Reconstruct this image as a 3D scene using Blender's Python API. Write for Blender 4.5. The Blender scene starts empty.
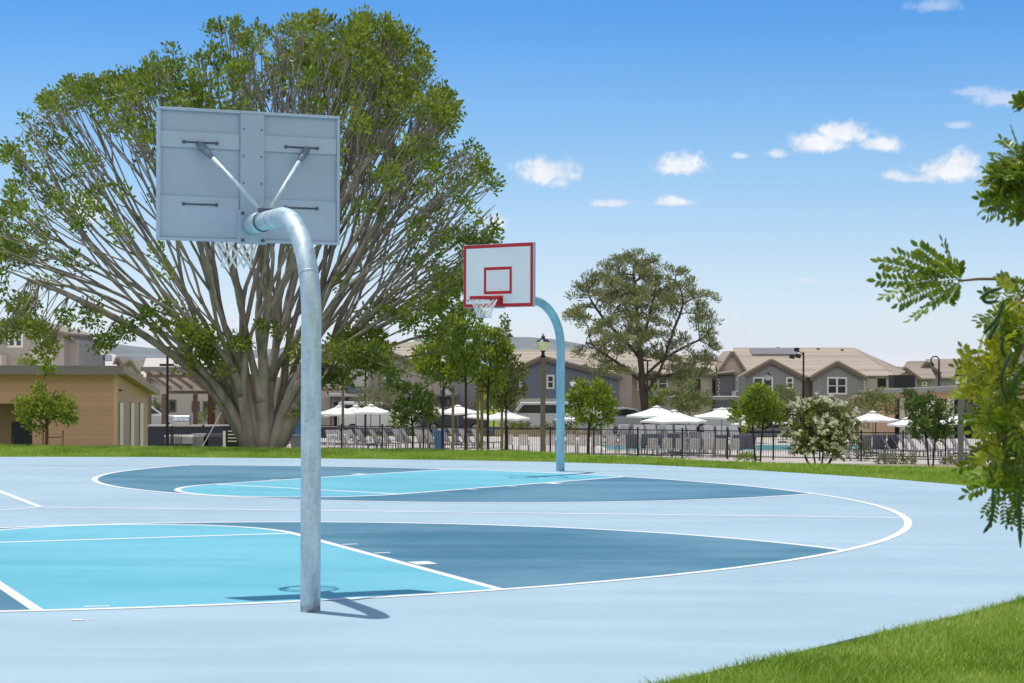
import bpy, bmesh, math, random
import numpy as np
from mathutils import Vector, Matrix

random.seed(7)
RNG = np.random.default_rng(11)
R = math.radians
scene = bpy.context.scene
COL = scene.collection

# ------------------------------------------------------------------ camera
FPX, HOR, ROLL, CAMH = 1951.7, 368.1, 0.00336, 1.8
cam_d = bpy.data.cameras.new('camera')
cam = bpy.data.objects.new('camera', cam_d)
COL.objects.link(cam)
cam.location = (0, 0, CAMH)
cam_d.sensor_width = 36.0
cam_d.lens = FPX / 1024 * 36.0
cam_d.shift_y = (HOR - 341.5) / 1024.0
cam.rotation_euler = (Matrix.Rotation(R(90), 3, 'X') @ Matrix.Rotation(ROLL, 3, 'Z')).to_euler()
cam_d.clip_start = 0.1
cam_d.clip_end = 12000
cam_d.dof.use_dof = True
cam_d.dof.focus_distance = 30.0
cam_d.dof.aperture_fstop = 14.0
scene.camera = cam

# ------------------------------------------------------------------ sun and sky
SUN_XY = (-0.223, 0.161)                       # horizontal offset towards the sun per metre of height
sun_dir = Vector((SUN_XY[0], SUN_XY[1], 1.0)).normalized()
SUN_EL = math.asin(sun_dir.z)
SUN_AZ = math.atan2(sun_dir.x, sun_dir.y)       # clockwise from +Y
sun_d = bpy.data.lights.new('sun', 'SUN')
sun_d.energy = 3.55
sun_d.angle = R(0.53)
sun_d.color = (1.0, 0.955, 0.89)
sun = bpy.data.objects.new('sun', sun_d)
COL.objects.link(sun)
sun.rotation_euler = (-sun_dir).to_track_quat('-Z', 'Y').to_euler()

vs = scene.view_settings
vs.view_transform = 'Standard'
vs.look = 'None'
vs.gamma = 1.0
vs.use_curve_mapping = False
vs.exposure = 0.0

world = bpy.data.worlds.new('World')
scene.world = world
world.use_nodes = True
SKY_STRENGTH = 0.15


class NT:
    """small helper round a node tree"""
    def __init__(self, tree):
        self.t = tree
        self.n = tree.nodes
        self.l = tree.links

    def node(self, kind, **kw):
        nd = self.n.new(kind)
        for k, v in kw.items():
            setattr(nd, k, v)
        return nd

    def put(self, sock, v):
        if isinstance(v, (int, float, tuple, list)):
            sock.default_value = v
        else:
            self.l.new(v, sock)

    def math(self, op, a, b=0.0, c=None, clamp=False):
        nd = self.n.new('ShaderNodeMath')
        nd.operation = op
        nd.use_clamp = clamp
        self.put(nd.inputs[0], a)
        self.put(nd.inputs[1], b)
        if c is not None:
            self.put(nd.inputs[2], c)
        return nd.outputs[0]

    def mix(self, fac, a, b, mode='MIX'):
        nd = self.n.new('ShaderNodeMix')
        nd.data_type = 'RGBA'
        nd.blend_type = mode
        self.put(nd.inputs['Factor'], fac)
        self.put(nd.inputs[6], a)
        self.put(nd.inputs[7], b)
        return nd.outputs[2]

    def noise(self, vec, scale, detail=4.0, rough=0.55, dist=0.0):
        nd = self.n.new('ShaderNodeTexNoise')
        self.put(nd.inputs['Scale'], scale)
        nd.inputs['Detail'].default_value = detail
        nd.inputs['Roughness'].default_value = rough
        nd.inputs['Distortion'].default_value = dist
        if vec is not None:
            self.l.new(vec, nd.inputs['Vector'])
        return nd.outputs['Fac']

    def ramp(self, fac, stops, interp='LINEAR'):
        nd = self.n.new('ShaderNodeValToRGB')
        cr = nd.color_ramp
        cr.interpolation = interp
        while len(cr.elements) < len(stops):
            cr.elements.new(0.5)
        for e, (p, c) in zip(cr.elements, stops):
            e.position = p
            e.color = c if len(c) == 4 else (*c, 1)
        self.put(nd.inputs[0], fac)
        return nd.outputs[0]

    def range(self, v, a, b, c=0.0, d=1.0, smooth=True):
        nd = self.n.new('ShaderNodeMapRange')
        nd.interpolation_type = 'SMOOTHSTEP' if smooth else 'LINEAR'
        self.put(nd.inputs[0], v)
        for i, x in enumerate((a, b, c, d)):
            nd.inputs[i + 1].default_value = x
        return nd.outputs[0]


def build_world():
    t = NT(world.node_tree)
    t.n.clear()
    tc = t.node('ShaderNodeTexCoord')
    sep = t.node('ShaderNodeSeparateXYZ')
    t.l.new(tc.outputs['Generated'], sep.inputs[0])
    X, Y, Z = sep.outputs
    zz = t.math('MAXIMUM', Z, 0.0)
    comb = t.node('ShaderNodeCombineXYZ')
    t.put(comb.inputs[0], X); t.put(comb.inputs[1], Y); t.put(comb.inputs[2], t.math('ADD', zz, 0.004))
    nrm = t.node('ShaderNodeVectorMath', operation='NORMALIZE')
    t.l.new(comb.outputs[0], nrm.inputs[0])
    sky = t.node('ShaderNodeTexSky')
    sky.sky_type = 'NISHITA'
    sky.sun_disc = False
    sky.sun_elevation = SUN_EL
    sky.sun_rotation = SUN_AZ
    sky.altitude = 20
    sky.air_density = 1.0
    sky.dust_density = 0.0
    sky.ozone_density = 6.0
    t.l.new(nrm.outputs[0], sky.inputs['Vector'])
    # deep polarised blue of the clear coastal day: gain by height above the horizon
    K = 0.115 / SKY_STRENGTH
    gain = [(0.0, (1.24, 1.26, 1.72)), (.019, (1.14, 1.13, 1.38)), (.061, (1.09, 1.07, 1.19)), (.104, (.88, 1.02, 1.15)), (.137, (.70, .96, 1.17)),
            (.177, (.43, .83, 1.165)), (.25, (.42, .80, 1.15)), (.42, (.66, .82, .86)), (.75, (.72, .86, .88))]
    gcol = t.ramp(Z, [(p, tuple(x * (K if p < .3 else 1) * .25 for x in c)) for p, c in gain])
    graded = t.node('ShaderNodeVectorMath', operation='MULTIPLY')
    t.l.new(sky.outputs[0], graded.inputs[0]); t.l.new(gcol, graded.inputs[1])
    dbl = t.node('ShaderNodeVectorMath', operation='SCALE')
    t.l.new(graded.outputs[0], dbl.inputs[0]); dbl.inputs['Scale'].default_value = 4.0
    # fair weather clouds, laid out over the sky by compass bearing and height
    ys = t.math('MAXIMUM', Y, 0.05)
    u = t.math('DIVIDE', X, ys)
    v = t.math('DIVIDE', Z, ys)
    cv = t.node('ShaderNodeCombineXYZ')
    t.put(cv.inputs[0], u); t.put(cv.inputs[1], v)
    n1 = t.noise(cv.outputs[0], 150.0, 8.0, 0.66, 0.3)
    n2 = t.noise(cv.outputs[0], 60.0, 3.0, 0.55)
    wob = t.math('ADD', t.math('MULTIPLY', t.math('SUBTRACT', n1, 0.5), 2.6),
                 t.math('MULTIPLY', t.math('SUBTRACT', n2, 0.5), 1.6))
    clouds = [  # bearing, height, half width, half height, density
        (.0185, .1000, .0190, .0092, .95), (.0130, .1035, .0080, .0060, .9), (.0240, .0950, .0060, .0050, .7), (.0850, .1035, .0165, .0080, 1.0), (.1560, .1150, .0200, .0080, .95), (.1700, .1200, .0170, .0085, 1.0), (.1880, .1150, .0140, .0060, .9), (.1360, .1100, .0070, .0035, .7),
        (.2240, .1010, .0210, .0080, 1.0), (.2300, .1070, .0120, .0080, 1.1), (.2080, .0975, .0140, .0040, .8), (.1960, .0990, .0075, .0040, .7), (.0810, .0850, .0115, .0040, .9),
        (.0510, .0845, .0130, .0032, .7), (.1160, .1090, .0055, .0024, .6), (.2500, .1385, .0210, .0070, .55), (.2350, .1420, .0130, .0035, .4), (.2150, .1860, .0160, .0050, .4),
        (.2290, .1250, .0085, .0026, .45), (.1505, .0450, .0065, .0022, .5), (-.2210, .0790, .0150, .0130, .9),
        (-.0090, .0730, .0085, .0070, .9), (.1120, .0180, .0110, .0036, .5), (.0200, .0170, .0300, .0045, .55),
        (.2090, .0270, .0300, .0026, .3), (.1800, .0200, .0400, .0022, .25), (.2560, .0180, .0150, .0060, .5),
        (-.120, .0200, .0600, .0080, .6), (-.330, .1100, .0500, .0140, 1.0), (.400, .1400, .0500, .0150, 1.0),
        (.52, .085, .06, .015, 1.0), (-.52, .16, .07, .02, 1.0),
    ]
    total = None
    for (a, b, w, h, d) in clouds:
        du = t.math('DIVIDE', t.math('SUBTRACT', u, a), w)
        dv = t.math('DIVIDE', t.math('SUBTRACT', v, b), h)
        lo = t.math('MULTIPLY', t.math('MINIMUM', dv, 0.0), 1.5)       # flatter base
        hi = t.math('MAXIMUM', dv, 0.0)
        dvv = t.math('ADD', lo, hi)
        d2 = t.math('ADD', t.math('MULTIPLY', du, du), t.math('MULTIPLY', dvv, dvv))
        s = t.math('SUBTRACT', 1.12, t.math('SQRT', d2))
        s = t.math('ADD', s, t.math('MULTIPLY', wob, 0.58))
        s = t.math('MULTIPLY', t.range(s, 0.0, 0.85), d)
        total = s if total is None else t.math('MAXIMUM', total, s)
    front = t.range(Y, 0.1, 0.3)
    cl = t.math('MULTIPLY', t.math('MULTIPLY', total, front), 0.92, clamp=True)
    # shaded undersides
    shade = t.range(n2, 0.3, 0.7)
    shade = t.math('MULTIPLY', shade, t.range(total, 0.15, 0.8))
    ccol = t.mix(shade, (5.5, 5.7, 6.3, 1), (7.1, 7.05, 7.0, 1))
    out = t.mix(cl, dbl.outputs[0], ccol)
    # unseen bright cloud added behind the camera to fill the shaded fronts with light
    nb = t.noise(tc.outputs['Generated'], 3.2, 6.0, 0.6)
    fill_bank = t.math('MULTIPLY', t.range(t.math('MULTIPLY', Y, -1.0), 0.02, 0.35), t.range(Z, 0.02, 0.12))
    fill_bank = t.math('MULTIPLY', fill_bank, t.math('SUBTRACT', 1.0, t.range(Z, 0.70, 0.90)))
    fill_bank = t.math('MULTIPLY', fill_bank, t.range(nb, 0.36, 0.50))
    out = t.mix(fill_bank, out, (6.9, 6.6, 6.2, 1))
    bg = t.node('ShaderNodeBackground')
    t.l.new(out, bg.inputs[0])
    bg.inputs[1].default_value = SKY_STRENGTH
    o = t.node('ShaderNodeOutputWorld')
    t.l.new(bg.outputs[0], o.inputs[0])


build_world()


# ------------------------------------------------------------------ helpers
def pxx(px, D):
    return (px - 512) * D / FPX


def pzz(py, D, px=512):
    return CAMH - (py - ROLL * (px - 512) - HOR) * D / FPX


def tag(o, label=None, cat=None, group=None, kind=None):
    if label: o['label'] = label
    if cat: o['category'] = cat
    if group: o['group'] = group
    if kind: o['kind'] = kind
    return o


def empty(name, loc=(0, 0, 0), rz=0.0):
    o = bpy.data.objects.new(name, None)
    o.empty_display_size = 0.3
    COL.objects.link(o)
    o.location = loc
    o.rotation_euler = (0, 0, rz)
    return o


def thing(name, label, cat, loc=(0, 0, 0), rz=0.0, group=None):
    return tag(empty(name, loc, rz), label, cat, group)


def copy_tree(o, parent=None):
    c = o.copy()
    COL.objects.link(c)
    c.parent = parent
    for ch in [x for x in COL.objects if x.parent == o]:
        copy_tree(ch, c)
    return c


class MB:
    """collects faces, then links them as ONE mesh object"""
    def __init__(self, off=(0, 0, 0)):
        self.v = []
        self.f = []
        self.o = Vector(off)

    def add(self, vs, fs):
        b = len(self.v)
        self.v += [tuple(Vector(p) - self.o) for p in vs]
        self.f += [tuple(b + i for i in q) for q in fs]
        return self

    def box(self, x0, x1, y0, y1, z0, z1):
        return self.add([(x0, y0, z0), (x1, y0, z0), (x1, y1, z0), (x0, y1, z0),
                         (x0, y0, z1), (x1, y0, z1), (x1, y1, z1), (x0, y1, z1)],
                        [(0, 3, 2, 1), (4, 5, 6, 7), (0, 1, 5, 4), (1, 2, 6, 5), (2, 3, 7, 6), (3, 0, 4, 7)])

    def prism(self, pts, vec):
        """closed prism: polygon pts swept by vec"""
        n = len(pts)
        a = [Vector(p) for p in pts]
        vec = Vector(vec)
        b = [p + vec for p in a]
        fs = [tuple(range(n))[::-1], tuple(range(n, 2 * n))]
        fs += [(i, (i + 1) % n, n + (i + 1) % n, n + i) for i in range(n)]
        return self.add(a + b, fs)

    def slab(self, pts, th):
        a = [Vector(p) for p in pts]
        nrm = (a[1] - a[0]).cross(a[2] - a[0]).normalized()
        return self.prism(a, nrm * th)

    def tube(self, pts, rad, n=8, caps=True):
        pts = [Vector(p) for p in pts]
        if isinstance(rad, (int, float)):
            rad = [rad] * len(pts)
        tang = []
        for i in range(len(pts)):
            a = pts[max(i - 1, 0)]
            b = pts[min(i + 1, len(pts) - 1)]
            d = b - a
            tang.append(d.normalized() if d.length > 1e-9 else Vector((0, 0, 1)))
        ref = Vector((0, 0, 1)) if abs(tang[0].z) < 0.9 else Vector((1, 0, 0))
        u = tang[0].cross(ref).normalized()
        vs = []
        for p, t, r in zip(pts, tang, rad):
            u = (u - t * u.dot(t))
            u = u.normalized() if u.length > 1e-6 else t.orthogonal().normalized()
            w = t.cross(u)
            for k in range(n):
                a = 2 * math.pi * k / n
                vs.append(p + u * (math.cos(a) * r) + w * (math.sin(a) * r))
        fs = []
        for i in range(len(pts) - 1):
            for k in range(n):
                k2 = (k + 1) % n
                fs.append((i * n + k, i * n + k2, (i + 1) * n + k2, (i + 1) * n + k))
        if caps:
            fs.append(tuple(range(n))[::-1])
            fs.append(tuple((len(pts) - 1) * n + k for k in range(n)))
        return self.add(vs, fs)

    def lathe(self, prof, c=(0, 0, 0), n=16):
        """profile [(r, z)...] turned about a vertical axis at c"""
        vs = []
        for r, z in prof:
            for k in range(n):
                a = 2 * math.pi * k / n
                vs.append((c[0] + r * math.cos(a), c[1] + r * math.sin(a), c[2] + z))
        fs = []
        for i in range(len(prof) - 1):
            for k in range(n):
                k2 = (k + 1) % n
                fs.append((i * n + k, i * n + k2, (i + 1) * n + k2, (i + 1) * n + k))
        fs.append(tuple(range(n))[::-1])
        fs.append(tuple((len(prof) - 1) * n + k for k in range(n)))
        return self.add(vs, fs)

    def build(self, name, m, parent=None, smooth=False, bevel=0.0):
        me = bpy.data.meshes.new(name)
        me.from_pydata(self.v, [], self.f)
        me.update()
        if smooth:
            me.polygons.foreach_set('use_smooth', [True] * len(me.polygons))
        if m: me.materials.append(m)
        o = bpy.data.objects.new(name, me)
        COL.objects.link(o)
        if parent is not None: o.parent = parent
        if bevel:
            b = o.modifiers.new('bevel', 'BEVEL')
            b.width = bevel
            b.segments = 2
            b.limit_method = 'ANGLE'
        return o


def np_mesh(name, verts, faces, m, parent=None, smooth=False):
    """mesh from arrays; faces is (n,3) or (n,4)"""
    me = bpy.data.meshes.new(name)
    verts = np.asarray(verts, np.float32)
    faces = np.asarray(faces, np.int32)
    k = faces.shape[1]
    me.vertices.add(len(verts))
    me.vertices.foreach_set('co', verts.ravel())
    me.loops.add(faces.size)
    me.loops.foreach_set('vertex_index', faces.ravel())
    me.polygons.add(len(faces))
    me.polygons.foreach_set('loop_start', np.arange(0, faces.size, k, dtype=np.int32))
    me.polygons.foreach_set('loop_total', np.full(len(faces), k, np.int32))
    if smooth:
        me.polygons.foreach_set('use_smooth', np.ones(len(faces), bool))
    me.update(calc_edges=True)
    me.validate()
    if m: me.materials.append(m)
    o = bpy.data.objects.new(name, me)
    COL.objects.link(o)
    if parent is not None: o.parent = parent
    return o


# ------------------------------------------------------------------ materials
MATS = {}


def mat(name, col, rough=0.7, metal=0.0, var=0.12, scale=6.0, bump=0.0, bscale=None, spec=0.4, stretch=None, stain=0.0):
    """plain procedural surface: base colour broken up by two noises, optional bump"""
    if name in MATS: return MATS[name]
    m = bpy.data.materials.new(name)
    m.use_nodes = True
    t = NT(m.node_tree)
    bs = t.n['Principled BSDF']
    tc = t.node('ShaderNodeTexCoord')
    vec = tc.outputs['Object']
    if stretch:
        mp = t.node('ShaderNodeMapping')
        mp.inputs['Scale'].default_value = stretch
        t.l.new(vec, mp.inputs['Vector'])
        vec = mp.outputs[0]
    a = t.noise(vec, scale, 5.0, 0.6)
    b = t.noise(vec, scale * 0.17, 3.0, 0.5)
    f = t.math('ADD', t.math('MULTIPLY', a, 0.6), t.math('MULTIPLY', b, 0.4))
    lo = tuple(c * (1 - var) for c in col) + (1,)
    hi = tuple(min(c * (1 + var), 1) for c in col) + (1,)
    c = t.mix(t.range(f, 0.3, 0.7), lo, hi)
    if stain:
        s = t.range(t.noise(vec, scale * 0.5, 6.0, 0.7), 0.55, 0.75)
        c = t.mix(t.math('MULTIPLY', s, stain), c, tuple(x * 0.5 for x in col) + (1,))
    t.l.new(c, bs.inputs['Base Color'])
    t.put(bs.inputs['Roughness'], t.range(a, 0.2, 0.8, max(rough - 0.08, 0.02), min(rough + 0.08, 1)))
    bs.inputs['Metallic'].default_value = metal
    bs.inputs['Specular IOR Level'].default_value = spec
    if bump:
        bp = t.node('ShaderNodeBump')
        bp.inputs['Strength'].default_value = bump
        bp.inputs['Distance'].default_value = 0.02
        t.l.new(t.noise(vec, bscale or scale * 4, 4.0, 0.6), bp.inputs['Height'])
        t.l.new(bp.outputs[0], bs.inputs['Normal'])
    MATS[name] = m
    return m


def lined(name, col, axis, period, dark=0.55, width=0.12, rough=0.7, var=0.1, bump=0.6, jitter=0.0):
    """boards, battens, tile courses: grooves every `period` metres along an axis of the object"""
    if name in MATS: return MATS[name]
    m = bpy.data.materials.new(name)
    m.use_nodes = True
    t = NT(m.node_tree)
    bs = t.n['Principled BSDF']
    tc = t.node('ShaderNodeTexCoord')
    sep = t.node('ShaderNodeSeparateXYZ')
    t.l.new(tc.outputs['Object'], sep.inputs[0])
    if axis == 'xy':
        s = t.math('ADD', sep.outputs[0], sep.outputs[1])
    else:
        s = sep.outputs['xyz'.index(axis)]
    q = t.math('DIVIDE', s, period)
    fr = t.math('FRACT', q)
    groove = t.math('SUBTRACT', 1.0, t.range(t.math('ABSOLUTE', t.math('SUBTRACT', fr, 0.5)), 0.5 - width, 0.5))
    wn = t.node('ShaderNodeTexWhiteNoise', noise_dimensions='1D')
    t.l.new(t.math('FLOOR', q), wn.inputs['W'])
    n = t.noise(tc.outputs['Object'], 3.0, 5.0, 0.65)
    k = t.math('ADD', t.math('MULTIPLY', wn.outputs['Value'], 0.5), t.math('MULTIPLY', n, 0.5))
    lo = tuple(c * (1 - var) for c in col) + (1,)
    hi = tuple(min(c * (1 + var), 1) for c in col) + (1,)
    c = t.mix(k, lo, hi)
    c = t.mix(t.math('MULTIPLY', t.math('SUBTRACT', 1.0, groove), 1 - dark), c, tuple(x * 0.35 for x in col) + (1,))
    t.l.new(c, bs.inputs['Base Color'])
    bs.inputs['Roughness'].default_value = rough
    bs.inputs['Specular IOR Level'].default_value = 0.3
    bp = t.node('ShaderNodeBump')
    bp.inputs['Strength'].default_value = bump
    bp.inputs['Distance'].default_value = 0.02
    t.l.new(groove, bp.inputs['Height'])
    t.l.new(bp.outputs[0], bs.inputs['Normal'])
    MATS[name] = m
    return m


def leaf_mat(name, cols, trans=0.35, rough=0.5, tcol=None):
    """foliage: every leaf its own tint, some light passing through"""
    if name in MATS: return MATS[name]
    m = bpy.data.materials.new(name)
    m.use_nodes = True
    t = NT(m.node_tree)
    bs = t.n['Principled BSDF']
    out = t.n['Material Output']
    g = t.node('ShaderNodeNewGeometry')
    tc = t.node('ShaderNodeTexCoord')
    n = t.noise(tc.outputs['Object'], 0.9, 2.0, 0.5)
    k = t.math('ADD', t.math('MULTIPLY', g.outputs['Random Per Island'], 0.62), t.math('MULTIPLY', t.range(n, 0.3, 0.7), 0.38))
    st = [(i / (len(cols) - 1), c) for i, c in enumerate(cols)]
    c = t.ramp(k, st)
    t.l.new(c, bs.inputs['Base Color'])
    bs.inputs['Roughness'].default_value = rough
    bs.inputs['Specular IOR Level'].default_value = 0.35
    tr = t.node('ShaderNodeBsdfTranslucent')
    t.l.new(t.mix(1.0, c, tcol or (1.25, 1.15, 0.55, 1), 'MULTIPLY'), tr.inputs[0])
    mx = t.node('ShaderNodeMixShader')
    mx.inputs[0].default_value = trans
    t.l.new(bs.outputs[0], mx.inputs[1])
    t.l.new(tr.outputs[0], mx.inputs[2])
    t.l.new(mx.outputs[0], out.inputs[0])
    MATS[name] = m
    return m


def galvanized():
    m = bpy.data.materials.new('galvanized_steel')
    m.use_nodes = True
    t = NT(m.node_tree)
    bs = t.n['Principled BSDF']
    tc = t.node('ShaderNodeTexCoord')
    vo = t.node('ShaderNodeTexVoronoi')
    vo.inputs['Scale'].default_value = 38.0
    t.l.new(tc.outputs['Object'], vo.inputs['Vector'])
    mp = t.node('ShaderNodeMapping')
    mp.inputs['Scale'].default_value = (9, 9, 1.6)
    t.l.new(tc.outputs['Object'], mp.inputs['Vector'])
    st = t.noise(mp.outputs[0], 1.6, 6.0, 0.65)
    sepc = t.node('ShaderNodeSeparateColor')
    t.l.new(vo.outputs['Color'], sepc.inputs[0])
    k = t.math('ADD', t.math('MULTIPLY', sepc.outputs[0], 0.30), t.math('MULTIPLY', t.range(st, 0.32, 0.7), 0.70))
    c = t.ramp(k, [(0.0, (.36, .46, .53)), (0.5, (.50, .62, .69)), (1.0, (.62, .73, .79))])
    # rust breaking through at the foot
    sep = t.node('ShaderNodeSeparateXYZ')
    t.l.new(tc.outputs['Object'], sep.inputs[0])
    foot = t.math('SUBTRACT', 1.0, t.range(sep.outputs[2], 0.0, 0.10))
    rn = t.range(t.noise(tc.outputs['Object'], 26.0, 4.0, 0.6), 0.42, 0.62)
    c = t.mix(t.math('MULTIPLY', t.math('MULTIPLY', foot, rn), 0.7), c, (.16, .10, .06, 1))
    t.l.new(c, bs.inputs['Base Color'])
    bs.inputs['Metallic'].default_value = 0.45
    t.put(bs.inputs['Roughness'], t.range(st, 0.3, 0.7, 0.50, 0.66))
    bp = t.node('ShaderNodeBump')
    bp.inputs['Strength'].default_value = 0.12
    bp.inputs['Distance'].default_value = 0.004
    t.l.new(k, bp.inputs['Height'])
    t.l.new(bp.outputs[0], bs.inputs['Normal'])
    MATS['galvanized_steel'] = m
    return m


def court_mat(name, col, dust=0.1):
    """acrylic sport coating: fine grain, broad soft wear, faint squeegee streaks and dust"""
    m = bpy.data.materials.new(name)
    m.use_nodes = True
    t = NT(m.node_tree)
    bs = t.n['Principled BSDF']
    tc = t.node('ShaderNodeTexCoord')
    v = tc.outputs['Object']
    mp = t.node('ShaderNodeMapping')
    mp.inputs['Scale'].default_value = (0.22, 1.3, 1)
    mp.inputs['Rotation'].default_value = (0, 0, 0.25)
    t.l.new(v, mp.inputs['Vector'])
    broad = t.noise(v, 0.28, 5.0, 0.6, 0.6)
    streak = t.noise(mp.outputs[0], 1.1, 6.0, 0.62, 0.4)
    grain = t.noise(v, 240.0, 2.0, 0.5)
    k = t.math('ADD', t.math('ADD', t.math('MULTIPLY', broad, 0.45), t.math('MULTIPLY', streak, 0.4)), t.math('MULTIPLY', grain, 0.15))
    lo = tuple(c * (1 - dust) for c in col) + (1,)
    hi = tuple(min(1, c + (0.9 - c) * dust * 0.45) for c in col) + (1,)
    c = t.mix(t.range(k, 0.36, 0.64), lo, hi)
    sc = t.range(t.noise(mp.outputs[0], 5.5, 7.0, 0.75, 1.2), 0.60, 0.78)     # pale scuffs
    c = t.mix(t.math('MULTIPLY', sc, 0.38), c, tuple(min(1, x * 1.12 + 0.06) for x in col) + (1,))
    sp = t.range(t.noise(v, 3.1, 3.0, 0.5), 0.71, 0.75)                       # a few dark specks
    c = t.mix(t.math('MULTIPLY', sp, 0.35), c, tuple(x * 0.6 for x in col) + (1,))
    t.l.new(c, bs.inputs['Base Color'])
    t.put(bs.inputs['Roughness'], t.range(streak, 0.3, 0.7, 0.62, 0.78))
    bs.inputs['Specular IOR Level'].default_value = 0.25
    bp = t.node('ShaderNodeBump')
    bp.inputs['Strength'].default_value = 0.25
    bp.inputs['Distance'].default_value = 0.003
    t.l.new(grain, bp.inputs['Height'])
    t.l.new(bp.outputs[0], bs.inputs['Normal'])
    return m


def grass_ground():
    m = bpy.data.materials.new('lawn_soil')
    m.use_nodes = True
    t = NT(m.node_tree)
    bs = t.n['Principled BSDF']
    tc = t.node('ShaderNodeTexCoord')
    a = t.noise(tc.outputs['Object'], 22.0, 6.0, 0.7)
    b = t.noise(tc.outputs['Object'], 0.35, 4.0, 0.6)
    k = t.math('ADD', t.math('MULTIPLY', a, 0.55), t.math('MULTIPLY', b, 0.45))
    c = t.ramp(k, [(0.25, (.09, .12, .015)), (0.5, (.20, .26, .03)), (0.75, (.31, .35, .08))])
    t.l.new(c, bs.inputs['Base Color'])
    bs.inputs['Roughness'].default_value = 0.9
    bs.inputs['Specular IOR Level'].default_value = 0.1
    return m


def glass_mat(name, col=(.03, .04, .045)):
    if name in MATS: return MATS[name]
    m = mat(name, col, rough=0.08, var=0.25, scale=1.2, spec=0.8)
    return m


# ================================================================== terrain and court
CX, CY, CR = -6.014, 24.946, 10.863        # centre and radius of the round court
TH = -1.16483
POLE_R = CR + 0.6135
PAD = [(-30, 38.7), (-14, 38.8), (-10.18, 38.85), (-7.23, 38.98), (-4.19, 38.64), (-1.2, 38.14), (0.7, 37.5), (2.43, 36.6),
       (3.8, 35.3), (4.99, 33.8), (5.95, 32.5), (6.75, 31.0), (7.35, 29.6), (7.9, 27.6), (8.1, 25.0), (7.9, 22.4), (7.2, 20.0), (6.1, 18.0),
       (5.0, 16.55), (4.05, 15.43), (3.48, 14.57), (2.89, 13.81), (2.26, 13.02), (1.7, 12.25), (1.21, 11.64), (.86, 11.17),
       (.3, 10.3), (-.6, 9.0), (-2.0, 7.6), (-4.5, 6.2), (-8, 5.2), (-14, 5.0), (-30, 5.0)]
# edge of the level lawn behind the court, then the ground falls to the pool terrace
CREST_X = [-200, -30, -11.7, -1.59, .17, 2.2, 3.7, 5.1, 7.2, 8.5, 14, 60, 200]
CREST_Y = [46, 45, 44.3, 42.8, 41.9, 39.8, 38.2, 37.0, 36.1, 35.2, 34, 33, 33]
DECK_Z = -2.7


def ground_z(x, y):
    yc = np.interp(x, CREST_X, CREST_Y)
    z = DECK_Z * np.clip((y - yc) / 40.0, 0, 1)
    z = z - 0.5 * np.clip((y - 128) / 25.0, 0, 1)
    return z


def build_ground():
    ys = np.concatenate([np.linspace(-60, 30, 10), np.arange(32, 90, 1.0), np.arange(90, 160, 5.0), [180, 240, 400, 800, 2000, 9000]])
    xs = np.concatenate([[-9000, -2000, -500, -200, -100, -60], np.arange(-40, 41, 2.0), [60, 100, 200, 500, 2000, 9000]])
    X, Y = np.meshgrid(xs, ys)
    Z = ground_z(X, Y) - 0.035
    nx, ny = len(xs), len(ys)
    i = np.arange(nx * ny).reshape(ny, nx)
    f = np.stack([i[:-1, :-1], i[:-1, 1:], i[1:, 1:], i[1:, :-1]], -1).reshape(-1, 4)
    o = np_mesh('ground', np.stack([X, Y, Z], -1).reshape(-1, 3), f, grass_ground())
    tag(o, kind='structure')


build_ground()

LIGHT = court_mat('court_light_blue', (.382, .515, .578), .105)
DARK = court_mat('court_slate_blue', (.060, .210, .300), .20)
CYAN = court_mat('court_turquoise', (.143, .478, .572), .12)
WHITE = court_mat('court_white_line', (.80, .81, .82), .05)


def sheet(name, pts, z, m):
    mb = MB()
    mb.add([(x, y, z) for x, y in pts], [tuple(range(len(pts)))])
    o = mb.build(name, m)
    return tag(o, kind='structure')


pad = MB()
pad.prism([(x, y, -0.12) for x, y in PAD], (0, 0, 0.12))
tag(pad.build('court', LIGHT), kind='structure')


class Strip(MB):
    def line(self, pts, w, z):
        """painted line of width w along pts"""
        p = np.array(pts, float)
        d = np.gradient(p, axis=0)
        d /= np.linalg.norm(d, axis=1)[:, None]
        n = np.stack([-d[:, 1], d[:, 0]], 1) * w / 2
        a, b = p + n, p - n
        vs = [(x, y, z) for x, y in a] + [(x, y, z) for x, y in b]
        k = len(p)
        self.add(vs, [(i + k, i + 1 + k, i + 1, i) for i in range(k - 1)])


def key_frame(an):
    o = np.array([math.cos(an), math.sin(an)])
    base = np.array([CX, CY]) + POLE_R * o
    return base, -o, np.array([-o[1], o[0]])


def key_pt(fr, u, v):
    p = fr[0] + fr[1] * u + fr[2] * v
    return (p[0], p[1])


def base_u(v):
    return POLE_R - math.sqrt(CR * CR - v * v)


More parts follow.
